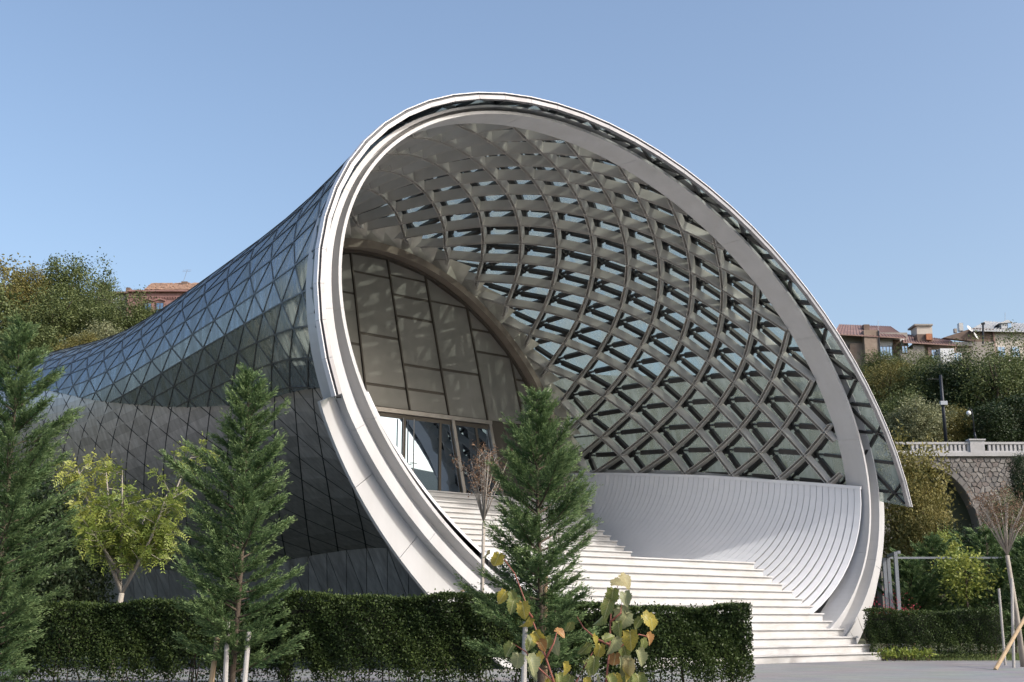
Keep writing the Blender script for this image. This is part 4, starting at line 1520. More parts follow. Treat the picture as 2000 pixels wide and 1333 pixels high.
leaf_data = {}
for s_ in range(7):
    V, F = heart_leaf(100 + s_)
    for mi, m_ in enumerate(LEAFM):
        leaf_data[(s_, mi)] = make_data("leaf", V, F, m_, smooth=True)


def big_leaf_plant(label, stems, leaves, Y, seed):
    """stems: pixel polylines at distance Y; leaves: (x, y, length px, material, droop angle deg)"""
    g = np.random.default_rng(seed)
    foot = at(stems[0][0][0], 1333, Y); foot = (float(foot[0]), Y, 0.0)
    root = thing("big_leaf_sapling", foot, label, "sapling", "big-leaved saplings in the foreground")
    mb = MB()
    for st in stems:
        pts = [at(x, y, Y + 0.02 * i) for i, (x, y) in enumerate(st)]
        if st[0][1] >= 1330: pts = [np.array([pts[0][0], Y, 0.0])] + pts
        mb.tube(pts, np.linspace(0.0065, 0.0022, len(pts)), 6)
    mb.build("stem", M['vine'], root, smooth=True)
    for (x, y, lp, mi, ang) in leaves:
        if g.random() < 0.14: continue
        if mi == 4 and g.random() < 0.45: mi = 0
        L = lp / FPX * Y * 0.80
        dep = Y + g.normal(0, 0.10)
        P = at(x, y, dep)
        o = bpy.data.objects.new("leaf", leaf_data[(int(g.integers(0, 7)), mi)])
        COL.objects.link(o); o.parent = root
        o.location = Vector(P) - Vector(foot)
        o.scale = (L, L * (0.85 + 0.3 * g.random()), L)
        a = math.radians(ang)
        xdir = Vector((math.cos(a), g.normal(0, 0.35), math.sin(a))).normalized()
        nrm = Vector((g.normal(0.25, 0.45), -0.75, 0.55 + g.normal(0, 0.3))).normalized()
        ydir = nrm.cross(xdir).normalized(); zdir = xdir.cross(ydir).normalized()
        from mathutils import Matrix
        o.rotation_euler = Matrix((xdir, ydir, zdir)).transposed().to_euler()


c7 = lambda x, y: (600 + x / 2.76, 850 + y / 2.76)
stemsA = [[c7(1330, 1333), c7(1260, 1120), c7(1195, 950), c7(1120, 750), c7(1040, 640)], [c7(1330, 1333), c7(1230, 1240), c7(1180, 1170), c7(1110, 1125)],
          [c7(1215, 985), c7(1150, 900), c7(1080, 850)], [c7(1290, 1200), c7(1330, 1120), c7(1350, 1050)]]
LA = [(1035, 640, 38, 2, -110), (970, 625, 24, 3, -95), (1070, 845, 32, 2, -125), (1115, 880, 36, 0, -100), (1160, 905, 36, 2, -80), (1290, 975, 28, 4, -100),
      (1200, 985, 34, 2, -120), (1230, 1060, 40, 2, -60), (1210, 1090, 34, 4, -100), (1250, 1110, 26, 4, -45), (1340, 1050, 26, 4, -20), (1330, 1100, 38, 1, -85),
      (1110, 1130, 34, 0, -130), (1140, 1180, 38, 1, -100), (1190, 1195, 44, 1, -55), (1230, 1230, 40, 1, -100), (1310, 1160, 34, 2, -90), (1330, 1220, 36, 4, -60),
      (1260, 1290, 38, 0, -110), (1380, 1230, 34, 2, -80), (1350, 1290, 40, 0, -75), (1180, 1010, 26, 0, -50), (1290, 1090, 30, 0, -70), (1265, 1180, 32, 2, -120),
      (1095, 845, 26, 0, -60), (1310, 1310, 36, 2, -100)]
big_leaf_plant("big-leaved sapling with yellowing leaves on red stems close to the camera, left one", stemsA, [(*c7(x, y), l, m, a) for x, y, l, m, a in LA], 6.2, 31)
stemsB = [[c7(1610, 1333), c7(1630, 1150), c7(1635, 1000), c7(1640, 900), c7(1680, 800)], [c7(1450, 1333), c7(1500, 1240), c7(1540, 1170)],
          [c7(1630, 1130), c7(1560, 1100), c7(1490, 1040), c7(1455, 980)], [c7(1625, 1180), c7(1720, 1120), c7(1790, 1075), c7(1850, 1090)], [c7(1632, 1010), c7(1690, 960), c7(1700, 850)]]
LB = [(1640, 800, 34, 3, 15), (1690, 755, 36, 3, -40), (1650, 830, 40, 0, -100), (1630, 890, 44, 0, -110), (1600, 960, 42, 0, -105), (1710, 850, 34, 1, -80),
      (1690, 930, 46, 1, -75), (1720, 960, 40, 1, -100), (1420, 1010, 30, 0, -105), (1810, 970, 38, 2, -40), (1850, 985, 32, 2, -70), (1800, 990, 30, 0, -130),
      (1680, 1010, 36, 0, -95), (1660, 1090, 42, 1, -100), (1700, 1120, 40, 0, -75), (1740, 1060, 40, 2, -90), (1540, 1090, 36, 2, -60), (1520, 1125, 36, 4, -120),
      (1600, 1105, 26, 4, 30), (1580, 1130, 36, 2, -100), (1830, 1075, 28, 4, -60), (1740, 1110, 44, 0, -110), (1810, 1100, 34, 0, -80), (1660, 1180, 38, 4, -90),
      (1700, 1200, 44, 1, -80), (1740, 1210, 40, 3, -95), (1780, 1160, 40, 1, -70), (1550, 1200, 40, 0, -100), (1580, 1270, 44, 0, -100), (1450, 1250, 38, 2, -120),
      (1500, 1220, 36, 0, -60), (1660, 1290, 40, 2, -90), (1740, 1280, 46, 0, -100), (1700, 1250, 40, 2, -60), (1780, 1290, 40, 0, -80), (1620, 1300, 34, 0, -60),
      (1500, 1310, 34, 2, -90), (1420, 1300, 34, 0, -110), (1560, 1310, 36, 1, -70)]
big_leaf_plant("big-leaved sapling with green and yellow leaves close to the camera, right one", stemsB, [(*c7(x, y), l, m, a) for x, y, l, m, a in LB], 6.4, 32)

# ================================================================== beyond the hall
# ------------------------------------------------------------------ terrain: terraced slope behind
M['slope'] = mat_plain("slope_earth", (0.075, 0.075, 0.04), 0.95, noise=(0.045, 0.05, 0.022), amount=0.9, scale=0.25, bump=0.8, bump_scale=1.2)


def hill_h(x, y):
    right = np.interp(y, [84, 87.2, 87.3, 97, 112, 126, 150, 190], [-0.3, -0.3, 12.6, 13.0, 18.5, 24.0, 31, 37])
    left = np.interp(y, [70, 80, 100, 118, 140, 190], [-0.4, 1.5, 14, 24, 30, 36])
    w = np.clip((x + 10) / 28.0, 0, 1)
    return left * (1 - w) + right * w


xs = np.concatenate([np.arange(-110, 22, 4.0), np.arange(22, 110, 4.0)]); ys = np.array([70, 76, 82, 87.2, 87.3, 92, 97, 102, 107, 112, 118, 126, 138, 150, 170, 190.0])
X_, Y_ = np.meshgrid(xs, ys)
Z_ = hill_h(X_, Y_) + rng.normal(0, 0.25, X_.shape) * (Y_ > 88)
V = np.stack([X_, Y_, Z_], -1).reshape(-1, 3); nc = len(xs)
F = [(i * nc + j, i * nc + j + 1, (i + 1) * nc + j + 1, (i + 1) * nc + j) for i in range(len(ys) - 1) for j in range(nc - 1)]
tag(obj("hillside", V, F, M['slope'], smooth=True, loc=(0, 70, 0)), kind="structure")

# ------------------------------------------------------------------ stone viaduct with arch and balustrade
VY = 86.0
M['stone_joint'] = mat_plain("mortar", (0.20, 0.185, 0.17), 0.95, noise=(0.2, 0.18, 0.17), amount=0.7, scale=2)
STONES = [mat_plain("rubble_%d" % i, c, 0.9, noise=tuple(v * 0.65 for v in c), amount=0.8, scale=3.5, bump=0.5, bump_scale=14)
          for i, c in enumerate(((0.26, 0.235, 0.22), (0.21, 0.195, 0.185), (0.31, 0.285, 0.265), (0.235, 0.20, 0.185)))]
M['balus'] = mat_plain("balustrade_stone", (0.50, 0.49, 0.50), 0.8, noise=(0.36, 0.35, 0.34), amount=0.7, scale=1.5)
bal_top = float(at(1900, 864, VY)[2]); bal_bot = float(at(1900, 884, VY)[2]); cor_bot = float(at(1900, 892, VY)[2])
ax_ = float(at(1812, 1000, VY)[0]); ar_ = float(at(1911, 1000, VY)[0]) - ax_
a_spring = float(at(1900, 1046, VY)[2]); a_rise = float(at(1812, 912, VY)[2]) - a_spring
vx0, vx1 = float(at(1740, 1000, VY)[0]), float(at(2120, 1000, VY)[0])
via = thing("stone_viaduct", (ax_, VY, 0), "rubble stone viaduct wall with a dark arch and pale balustrade", "viaduct")


def arch_x(u):
    return ax_ + ar_ * math.cos(u), a_spring + a_rise * math.sin(u)


# wall sheet with the arch cut out, as strips of quads
mb = MB()
us = np.linspace(PI, 0, 25)
pa = [arch_x(u) for u in us]
low_pts = [(vx0, 0.0), (pa[0][0], 0.0)] + pa + [(pa[-1][0], 0.0), (vx1, 0.0)]
Vw, Fw = [], []
for (x, z) in low_pts:
    Vw.append((x, VY, z)); Vw.append((x, VY, cor_bot))
for i in range(len(low_pts) - 1):
    Fw.append((2 * i, 2 * i + 2, 2 * i + 3, 2 * i + 1))
mb.add(Vw, Fw)
# soffit and back of the vault
Vs, Fs = [], []
inner = [(pa[0][0], 0.0)] + pa + [(pa[-1][0], 0.0)]
for (x, z) in inner:
    Vs.append((x, VY, z)); Vs.append((x, VY + 7, z))
for i in range(len(inner) - 1):
    Fs.append((2 * i, 2 * i + 1, 2 * i + 3, 2 * i + 2))
mb.add(Vs, Fs)
mb.add([(x, VY + 7, z) for x, z in inner], [tuple(range(len(inner)))])
mb.build("wall", M['stone_joint'], via)


def outside_arch(x, z, m=0.0):
    if z < a_spring: return abs(x - ax_) - ar_ - m
    v = math.hypot((x - ax_) / ar_, (z - a_spring) / a_rise)
    return (v - 1) * min(ar_, a_rise) - m


# rubble stones: jittered hexagons, each its own piece
pitch = 0.40
jit = {}


def jp(i, j, x, z):
    k = (round(x, 2), round(z, 2))
    if k not in jit: jit[k] = rng.normal(0, 0.06, 2)
    return x + jit[k][0], z + jit[k][1]


g_x0 = float(at(1800, 1000, VY)[0]); g_x1 = float(at(2020, 1000, VY)[0]); g_z0 = float(at(1900, 1075, VY)[2])
cnt = 0
rest_s = MB()
R6 = pitch / math.sqrt(3)
jrow = 0
z = g_z0
while z < cor_bot - 0.12:
    x = g_x0 + (pitch / 2 if jrow % 2 else 0)
    while x < g_x1:
        hexa = [jp(0, 0, x + R6 * math.cos(PI / 6 + PI / 3 * k), z + R6 * math.sin(PI / 6 + PI / 3 * k)) for k in range(6)]
        q = clip_poly(hexa, lambda t: outside_arch(t[0], t[1], 0.42))
        if len(q) > 2: q = clip_poly(q, lambda t: cor_bot - 0.03 - t[1])
        if len(q) > 2:
            q = np.array(q); c = q.mean(0)
            if np.ptp(q[:, 0]) > 0.16 and np.ptp(q[:, 1]) > 0.14:
                q = c + (q - c) * 0.93
                dp = 0.03 + 0.05 * rng.random()
                front = [(a, VY - dp + rng.normal(0, 0.008), b) for a, b in (c + (q - c) * 0.86)]
                ring = [(a, VY - 0.005, b) for a, b in q]
                m = len(q)
                F = [tuple(range(m))] + [(i, m + i, m + (i + 1) % m, (i + 1) % m) for i in range(m)]
                if cnt >= 285:
                    rest_s.add(front + ring, F)
                else:
                    obj("stone", front + ring, F, STONES[int(rng.integers(0, 4))], via)
                cnt += 1
        x += pitch
    z += pitch * math.sqrt(3) / 2
    jrow += 1
if rest_s.n: tag(rest_s.build('upper_stones', STONES[0], via), kind='stuff')
# arch stones
for k in range(15):
    u0, u1 = PI * 0.62 * (k + 0.04) / 15 , PI * 0.62 * (k + 0.96) / 15
    q = []
    for u, m in ((u0, 0.02), (u1, 0.02), (u1, 0.40), (u0, 0.40)):
        q.append((ax_ + (ar_ + m) * math.cos(u), VY - 0.08, a_spring + (a_rise + m) * math.sin(u)))
    MB().prism(q, (0, 0.09, 0)).build("arch_stone", STONES[int(rng.integers(0, 4))], via)
for k in range(5):
    z0 = a_spring - 0.55 * (k + 1); 
    MB().box(ax_ + ar_ + 0.02, ax_ + ar_ + 0.42, VY - 0.08, VY + 0.01, z0 + 0.02, z0 + 0.53).build("arch_stone", STONES[int(rng.integers(0, 4))], via)
MB().box(vx0, vx1, VY - 0.22, VY + 0.6, cor_bot, bal_bot - 0.02).build("cornice", M['balus'], via)
bal = MB().box(vx0, vx1, VY - 0.10, VY + 0.22, bal_top - 0.16, bal_top).build("balustrade", M['balus'], via)
MB().box(vx0, vx1, VY - 0.08, VY + 0.20, bal_bot - 0.018, bal_bot + 0.10).build("bottom_rail", M['balus'], bal)
px0, px1 = float(at(1893, 870, VY)[0]), float(at(1921, 870, VY)[0])
x = float(at(1780, 870, VY)[0])
while x < float(at(2010, 870, VY)[0]):
    if not (px0 - 0.15 < x < px1 + 0.15):
        MB().box(x, x + 0.17, VY - 0.06, VY + 0.18, bal_bot + 0.101, bal_top - 0.161).build("baluster", M['balus'], bal)
    x += 0.30
mb = MB().box(px0, px1, VY - 0.20, VY + 0.32, bal_bot - 0.015, bal_top + 0.10)
mb.box(px0 - 0.08, px1 + 0.08, VY - 0.28, VY + 0.40, bal_top + 0.102, bal_top + 0.2)
mb.build("pier", M['balus'], bal)

# lamps on the terrace
M['iron'] = mat_plain("dark_iron", (0.03, 0.034, 0.045), 0.5, metal=0.4)
M['globe'] = mat_plain("lamp_globe", (0.82, 0.82, 0.84), 0.25)
t = thing("street_lamp", gz(1907, 860, VY + 0.1), "dark iron lamp with a white globe on the balustrade pier", "street lamp")
pz = bal_top + 0.2
bx, tx = float(at(1906, 862, VY + 0.1)[0]), float(at(1899, 806, VY + 0.1)[0])
tz = up_to(800, VY + 0.1)
mb = MB().tube([(bx, VY + 0.1, pz), (bx - 0.05, VY + 0.1, pz + 0.5)], [0.09, 0.06], 8)
mb.tube([(bx - 0.05, VY + 0.1, pz + 0.5), (tx, VY + 0.1, tz - 0.25), (tx - 0.06, VY + 0.1, tz), (tx - 0.22, VY + 0.1, tz + 0.05), (tx - 0.26, VY + 0.1, tz - 0.08)], [0.05, 0.04, 0.035, 0.03, 0.03], 8)
mb.build("post", M['iron'], t, smooth=True)
gc = np.array([tx - 0.26, VY + 0.1, tz - 0.27]); Vg, Fg = [], []
for i in range(9):
    for j in range(12):
        a, b = PI * i / 8, 2 * PI * j / 12
        Vg.append(gc + 0.17 * np.array([math.sin(a) * math.cos(b), math.sin(a) * math.sin(b), math.cos(a)]))
Fg = [(i * 12 + j, i * 12 + (j + 1) % 12, (i + 1) * 12 + (j + 1) % 12, (i + 1) * 12 + j) for i in range(8) for j in range(12)]
obj("globe", Vg, Fg, M['globe'], t, smooth=True)
t = thing("pole", gz(1849, 862, VY + 1.5), "tall dark pole with a cross arm behind the balustrade", "pole")
pb, ptop = np.array(gz(1849, 880, VY + 1.5)), np.array(gz(1837, 733, VY + 1.5))
MB().tube([pb, (pb + ptop) / 2, ptop], [0.13, 0.12, 0.10], 9).build("shaft", M['iron'], t, smooth=True)
q = np.array(gz(1838, 741, VY + 1.5)); MB().beam(q, q + np.array([-1.0, 0, 0.02]), 0.03, 0.03).build("arm", M['iron'], t)
q = np.array(gz(1843, 788, VY + 1.4)); MB().box(q[0] - 0.28, q[0] + 0.22, VY + 1.2, VY + 1.45, q[2] - 0.14, q[2] + 0.14).build("junction_box", M['galv'], t)

# ------------------------------------------------------------------ trees
K_green = tree_kind(41, 'wood_green', 3.6, 3.4, 3.4, 5.2, 230, 70, 0.24, 0.45, 0.26)
K_green2 = tree_kind(42, 'wood_green', 3.0, 3.2, 4.0, 5.6, 230, 70, 0.23, 0.45, 0.24, lumpy=0.35)
K_yellow = tree_kind(43, 'wood_yellow', 3.4, 3.4, 3.6, 5.4, 230, 70, 0.22, 0.45, 0.24)
K_pale = tree_kind(44, 'wood_pale', 3.0, 3.0, 3.4, 5.0, 220, 70, 0.23, 0.45, 0.22)
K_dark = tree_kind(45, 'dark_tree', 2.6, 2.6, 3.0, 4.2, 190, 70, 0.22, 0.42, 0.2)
K_airy = tree_kind(46, 'wood_green', 3.2, 3.2, 3.8, 5.6, 150, 60, 0.19, 0.40, 0.2, hollow=0.2, lumpy=0.4)


def bg_tree(kind, x, ytop, ybot, Y, label, wide=1.0, group="trees on the slope", name="broadleaf_tree"):
    """tree whose crown spans the pixel rows ytop..ybot at distance Y; its foot goes down to the terrain"""
    P = at(x, ytop, Y); Q = at(x, ybot, Y)
    V = np.empty(len(kind[0].vertices) * 3, np.float32); kind[0].vertices.foreach_get("co", V); V = V.reshape(-1, 3)
    zlo, zhi = np.percentile(V[:, 2], [4, 99.3])
    s = (P[2] - Q[2]) / (zhi - zlo)
    foot = P[2] - zhi * s
    plant_tree(name, kind, (float(P[0]), Y, float(foot)), (s * wide, s * wide, s), rng.random() * 6.28, label, group)


TL = [  # left slope
    (K_yellow, 20, 522, 700, 112, "yellowing tree at the left edge of the slope behind the tail of the hall", 1.15),
    (K_yellow, 62, 530, 640, 108, "second yellowing tree from the left edge on the left slope", 1.0),
    (K_green, 150, 508, 640, 110, "tallest green tree on the left slope, against the sky", 1.05),
    (K_airy, 195, 545, 660, 106, "loose green tree just left of the pink house", 0.9),
    (K_green2, 120, 560, 700, 100, "green tree below the tallest one on the left slope", 1.1),
    (K_green, 250, 580, 690, 101, "green tree in front of the pale annex of the pink house", 1.15),
    (K_green2, 290, 605, 690, 103, "small green tree in front of the pink house", 1.1),
    (K_pale, 205, 635, 720, 93, "greyish tree touching the hall's silhouette on the left slope", 1.2),
    (K_yellow, 165, 655, 730, 90, "rusty yellow bush low on the left slope", 1.4),
    (K_green, 70, 640, 760, 92, "green tree low on the left slope behind the tall conifer", 1.2),
    (K_green, -40, 560, 760, 100, "green tree cut by the left edge of the picture on the slope", 1.1),
]
for k, x, y0, y1, Y, lb, w in TL:
    bg_tree(k, x, y0, y1, Y, lb, w, "trees on the left slope")
TR = [
    (K_yellow, 1735, 705, 800, 112, "yellowish tree below the balcony house, next to the glass rim", 1.1),
    (K_airy, 1795, 690, 790, 110, "light green tree below the middle house on the right slope", 1.15),
    (K_dark, 1845, 705, 830, 108, "dark tree behind the tall dark pole", 1.0),
    (K_dark, 1890, 720, 840, 107, "dark green tree left of the tall loose tree on the right slope", 1.0),
    (K_airy, 1935, 660, 830, 104, "tall loose-leaved tree in front of the white house", 1.0),
    (K_airy, 1990, 655, 800, 106, "loose-leaved tree cut by the right edge of the picture on the slope", 1.0),
    (K_green, 1755, 765, 870, 98, "green tree low on the right slope beside the glass rim", 1.1),
    (K_pale, 1790, 780, 868, 95, "pale-leaved bush above the left end of the balustrade", 1.2),
    (K_yellow, 1850, 795, 875, 96, "yellowish bush behind the foot of the tall dark pole", 1.2),
    (K_dark, 1925, 790, 875, 95, "dark bush behind the globe lamp", 1.4),
    (K_green, 1720, 690, 760, 122, "green tree right under the iron balcony", 1.3),
    (K_airy, 1770, 684, 760, 121, "light tree under the side bay of the balcony house", 1.2),
    (K_green2, 1815, 700, 770, 121, "green tree under the middle house", 1.4),
    (K_green, 1865, 700, 770, 120, "green tree under the white boarded bay", 1.3),
    (K_airy, 1910, 690, 770, 119, "light tree under the dark gable", 1.3),
    (K_green2, 1960, 700, 790, 118, "green tree under the pale wall of the zinc roof house", 1.4),
    (K_green, 1700, 740, 850, 116, "green tree hidden mostly by the glass rim on the right slope", 1.3),
    (K_dark, 1985, 770, 875, 96, "dark bush at the right edge above the balustrade", 1.3),
]
for k, x, y0, y1, Y, lb, w in TR:
    bg_tree(k, x, y0, y1, Y, lb, w, "trees on the right slope")
K_lin = tree_kind(47, 'wood_yellow', 2.6, 2.4, 4.2, 4.9, 240, 50, 0.22, 0.38, 0.2)
bg_tree(K_lin, 1757, 858, 1130, 74, "big yellow-green tree left of the stone arch", 0.85, "trees in front of the viaduct")
bg_tree(K_lin, 1800, 945, 1130, 72, "yellow-green tree partly covering the stone arch", 0.7, "trees in front of the viaduct")
bg_tree(K_dark, 1880, 1030, 1130, 70, "dark leafy bush under the stone arch", 1.3, "trees in front of the viaduct")
bg_tree(K_pale, 1972, 960, 1060, 68, "grey-green tree in front of the viaduct at the right edge", 0.95, "trees in front of the viaduct")
bg_tree(K_dark, 1992, 885, 970, 66, "dark pointed tree top before the viaduct at the right edge", 0.6, "trees in front of the viaduct")
K_small = tree_kind(48, 'ash', 0.95, 0.9, 0.95, 1.75, 60, 26, 0.16, 0.20, 0.045)
bg_tree(K_small, 1880, 1070, 1165, 44, "small yellow-leaved tree behind the right hedge", 1.1, "trees behind the right hedge")
bg_tree(K_small, 1850, 1035, 1110, 52, "small yellow tree top behind the conifers at the right", 0.8, "trees behind the right hedge")
# dark trees behind the left hedge, in the shade of the hall
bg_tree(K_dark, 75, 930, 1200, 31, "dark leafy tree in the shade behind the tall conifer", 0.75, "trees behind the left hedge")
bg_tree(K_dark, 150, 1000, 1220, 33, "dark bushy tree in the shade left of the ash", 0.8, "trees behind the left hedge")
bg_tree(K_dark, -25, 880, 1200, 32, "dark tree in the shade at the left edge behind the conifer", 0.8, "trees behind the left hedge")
# conifers on the right
RC = [(1822, 1055, 47, 1.5, "young conifer behind the right hedge under the stone arch"), (1775, 1100, 46, 1.3, "low conifer behind the right hedge beside the metal posts"),
      (1930, 1040, 46, 1.6, "conifer behind the end of the right hedge"), (1968, 1010, 48, 1.7, "tall dark conifer behind the bare sapling at the right"),
      (2010, 1060, 44, 1.5, "conifer cut by the right edge of the picture"), (1900, 1090, 50, 1.4, "small conifer behind the small yellow-leaved tree")]
for i, (x, yt, Y, R, lb) in enumerate(RC):
    conifer(60 + i, up_to(yt, Y), R, lb, float(at(x, 1100, Y)[0]), Y, 0.2, 80, 34, spray=0.17, group="conifers behind the right hedge")

# ------------------------------------------------------------------ metal pergola posts
M['post'] = mat_plain("grey_post", (0.24, 0.26, 0.29), 0.5, metal=0.3)
PY = 45.0
t = thing("metal_pergola", gz(1745, 1200, PY), "grey metal pergola frame with three posts right of the hall", "pergola")
zt_ = up_to(1088, PY)
for x in (1733, 1741, 1756):
    p = at(x, 1190, PY if x != 1756 else PY - 1.2)
    yy = PY if x != 1756 else PY - 1.2
    MB().box(p[0] - 0.06, p[0] + 0.06, yy - 0.06, yy + 0.06, 0, up_to(1090 if x != 1756 else 1078, yy)).build("post", M['post'], t)
pa_, pb_ = np.array(gz(1735, 1090, PY)), np.array(gz(2030, 1090, PY))
MB().beam(pa_, pb_, 0.07, 0.07).build("top_beam", M['post'], t)
pa2, pb2 = np.array(gz(1735, 1086, PY)), np.array(gz(1756, 1079, PY - 1.2))
MB().beam(pa2, pb2, 0.1, 0.1).build("side_beam", M['post'], t)

# ------------------------------------------------------------------ flowers and low plants round the right hedge
M['flower'] = mat_leaf("red_petal", (0.42, 0.03, 0.06), (0.62, 0.10, 0.16), 0.5, 0.3)
M['lowgreen'] = mat_leaf("low_leaf", (0.12, 0.18, 0.03), (0.28, 0.32, 0.06), 0.5, 0.3)


def low_plant(name, x, y, r, h, mat, label, group, n, leaf, z0=0.0):
    P = rng.normal(0, 1, (n, 3)) * np.array([r * 0.45, r * 0.45, h * 0.22]) + np.array([x, y, z0 + h * 0.65])
    P[:, 2] = np.maximum(P[:, 2], 0.02)
    V, F, tt = leaf_arrays(P, unit(randdir(n) + ZV * 0.7), unit(randdir(n) + ZV * 0.5), leaf * (0.6 + 0.8 * rng.random(n)), leaf * 0.55, rng.random(n))
    root = thing(name, (x, y, 0), label, "plant", group)
    obj("foliage", V, F, M[mat], root, tint=tt)
    mb = MB()
    for k in range(5):
        e = P[int(rng.integers(0, n))]
        mb.tube([(x + rng.normal(0, 0.03), y, 0), e], [0.008, 0.004], 4)
    mb.build("stems", M['twig'], root)


where = ["nearest the steps", "second from the steps", "third from the steps", "fourth from the steps", "farthest from the steps"]
for i, x in enumerate((1716, 1733, 1750, 1768, 1794)):
    low_plant("flower_clump", float(at(x, 1195, 41.2)[0]), 41.2 + 0.2 * i, 0.30, 1.75, 'flower', "red flower clump behind the right hedge, " + where[i], "red flowers behind the right hedge", 130, 0.06)
for i, x in enumerate((1727, 1745, 1768, 1786, 1812)):
    yy = 37.9
    low_plant("ground_plant", float(at(x, 1280, yy)[0]), yy, 0.28, 0.32, 'lowgreen', "small yellow-green plant at the foot of the right hedge, " + where[i], "low plants along the right hedge", 90, 0.10)
# lawn blades beyond the paving at the right
n = 26000
gx_ = rng.uniform(11.8, 26, n); gy_ = rng.uniform(37.9, 44, n)
P = np.stack([gx_, gy_, np.zeros(n)], 1)
V, F, tt = leaf_arrays(P, unit(randdir(n) * 0.5 + ZV), unit(randdir(n) * 0.6 + np.array([0, -1.0, 0])), 0.07 + 0.06 * rng.random(n), 0.012, rng.random(n))
M['grass'] = mat_leaf("grass_blade", (0.06, 0.10, 0.025), (0.17, 0.21, 0.06), 0.6, 0.3)
tag(obj("lawn", V, F, M['grass'], tint=tt), "short green lawn around the right hedge", "grass", kind="stuff")

# ------------------------------------------------------------------ houses on the ridge
M['brick'] = mat_plain("old_brick", (0.26, 0.19, 0.15), 0.92, noise=(0.36, 0.29, 0.23), amount=0.9, scale=1.2, bump=0.5, bump_scale=9)
M['brick_dark'] = mat_plain("dark_brick", (0.15, 0.105, 0.085), 0.92, noise=(0.22, 0.16, 0.13), amount=0.9, scale=1.4, bump=0.5, bump_scale=9)
M['plaster'] = mat_plain("pale_plaster", (0.62, 0.56, 0.50), 0.9, noise=(0.46, 0.41, 0.36), amount=0.8, scale=0.6)
M['plaster_grey'] = mat_plain("grey_plaster", (0.36, 0.33, 0.30), 0.9, noise=(0.25, 0.22, 0.2), amount=0.8, scale=0.7)
M['pink'] = mat_plain("pink_brick", (0.30, 0.165, 0.15), 0.9, noise=(0.38, 0.23, 0.21), amount=0.8, scale=1.0)
M['roof_rust'] = mat_plain("rusty_sheet", (0.23, 0.135, 0.115), 0.6, noise=(0.33, 0.22, 0.19), amount=0.9, scale=0.8, metal=0.2)
M['roof_grey'] = mat_plain("zinc_sheet", (0.46, 0.47, 0.48), 0.45, noise=(0.36, 0.37, 0.38), amount=0.6, scale=0.8, metal=0.4)
M['tile'] = mat_plain("clay_tile", (0.40, 0.25, 0.17), 0.85, noise=(0.28, 0.17, 0.12), amount=0.9, scale=1.8)
M['frame'] = mat_plain("window_frame", (0.70, 0.70, 0.70), 0.5)
M['win'] = mat_pane("window_glass")
M['wood_brown'] = mat_plain("brown_wood", (0.14, 0.085, 0.06), 0.8, noise=(0.08, 0.05, 0.035), amount=0.8, scale=3)
M['white_sheet'] = mat_plain("white_board", (0.72, 0.73, 0.76), 0.6)
M['orange'] = mat_plain("orange_brick", (0.45, 0.19, 0.10), 0.85, noise=(0.34, 0.15, 0.09), amount=0.8, scale=3)


def pix_box(mb, x0, x1, y0, y1, Y, dep, z0=None):
    """box whose front face covers the pixel rectangle at distance Y"""
    a = at(x0, y1, Y); b = at(x1, y0, Y); c = at(x0, y0, Y)
    mb.box(float(c[0]), float(b[0]), Y, Y + dep, float(a[2]) if z0 is None else z0, float(b[2]))
    return mb


def window(parent, x0, x1, y0, y1, Y, cols=2, rows=1, mat='frame'):
    f = MB()
    a = at(x0, y1, Y); b = at(x1, y0, Y)
    xa, xb, za, zb_ = float(a[0]), float(b[0]), float(a[2]), float(b[2])
    w = 0.07
    for i in range(cols + 1):
        x = xa + (xb - xa) * i / cols; f.box(x - w / 2, x + w / 2, Y - 0.09, Y - 0.01, za, zb_)
    for i in range(rows + 1):
        z_ = za + (zb_ - za) * i / rows; f.box(xa, xb, Y - 0.088, Y - 0.012, z_ - w / 2, z_ + w / 2)
    fo = f.build("window", M[mat], parent)
    for i in range(cols):
        for j in range(rows):
            MB().box(xa + (xb - xa) * i / cols + 0.04, xa + (xb - xa) * (i + 1) / cols - 0.04, Y - 0.045, Y - 0.015,
                     za + (zb_ - za) * j / rows + 0.04, za + (zb_ - za) * (j + 1) / rows - 0.04).build("pane", M['win'], fo)


def roof_sheet(parent, pts_front, pts_back, mat, ribs, name="roof", thick=0.12):
    """pitched sheet from an eave line to a ridge line (3-D points), with standing seams"""
    e0, e1 = [np.asarray(p, float) for p in pts_front]; r0, r1 = [np.asarray(p, float) for p in pts_back]
    mb = MB().prism([e0, e1, r1, r0], (0, 0, -thick))
    for k in range(ribs + 1):
        u = k / ribs
        a = e0 + (e1 - e0) * u; b = r0 + (r1 - r0) * u
        mb.beam(a + ZV * 0.035, b + ZV * 0.035, 0.05, 0.07)
    return mb.build(name, M[mat], parent)


HB = 128.0
# house with brick pier and balcony
h1 = thing("balcony_house", gz(1700, 760, HB), "old brick house with rusty sheet roof, brick pier and iron balcony", "house")
pix_box(MB(), 1630, 1772, 650, 790, HB + 1.0, 9).build("wall", M['plaster_grey'], h1)
pix_box(MB(), 1687, 1715, 645, 790, HB - 0.3, 1.2).build("brick_pier", M['brick'], h1)
pix_box(MB(), 1660, 1686, 671, 790, HB + 0.4, 0.55).build("side_wall", M['brick'], h1)
pix_box(MB(), 1715, 1717, 646, 700, HB - 0.4, 0.2).build("downpipe", M['iron'], h1)
roof_sheet(h1, (gz(1630, 652, HB - 0.4), gz(1770, 660, HB - 0.4)), (gz(1640, 634, HB + 5), gz(1738, 638, HB + 5)), 'roof_rust', 22)
pix_box(MB(), 1687, 1698, 634, 646, HB + 2.2, 1.0).build("chimney", M['brick_dark'], h1)
pix_box(MB(), 1717, 1766, 662, 676, HB + 0.7, 0.28).build("white_band", M['white_sheet'], h1)
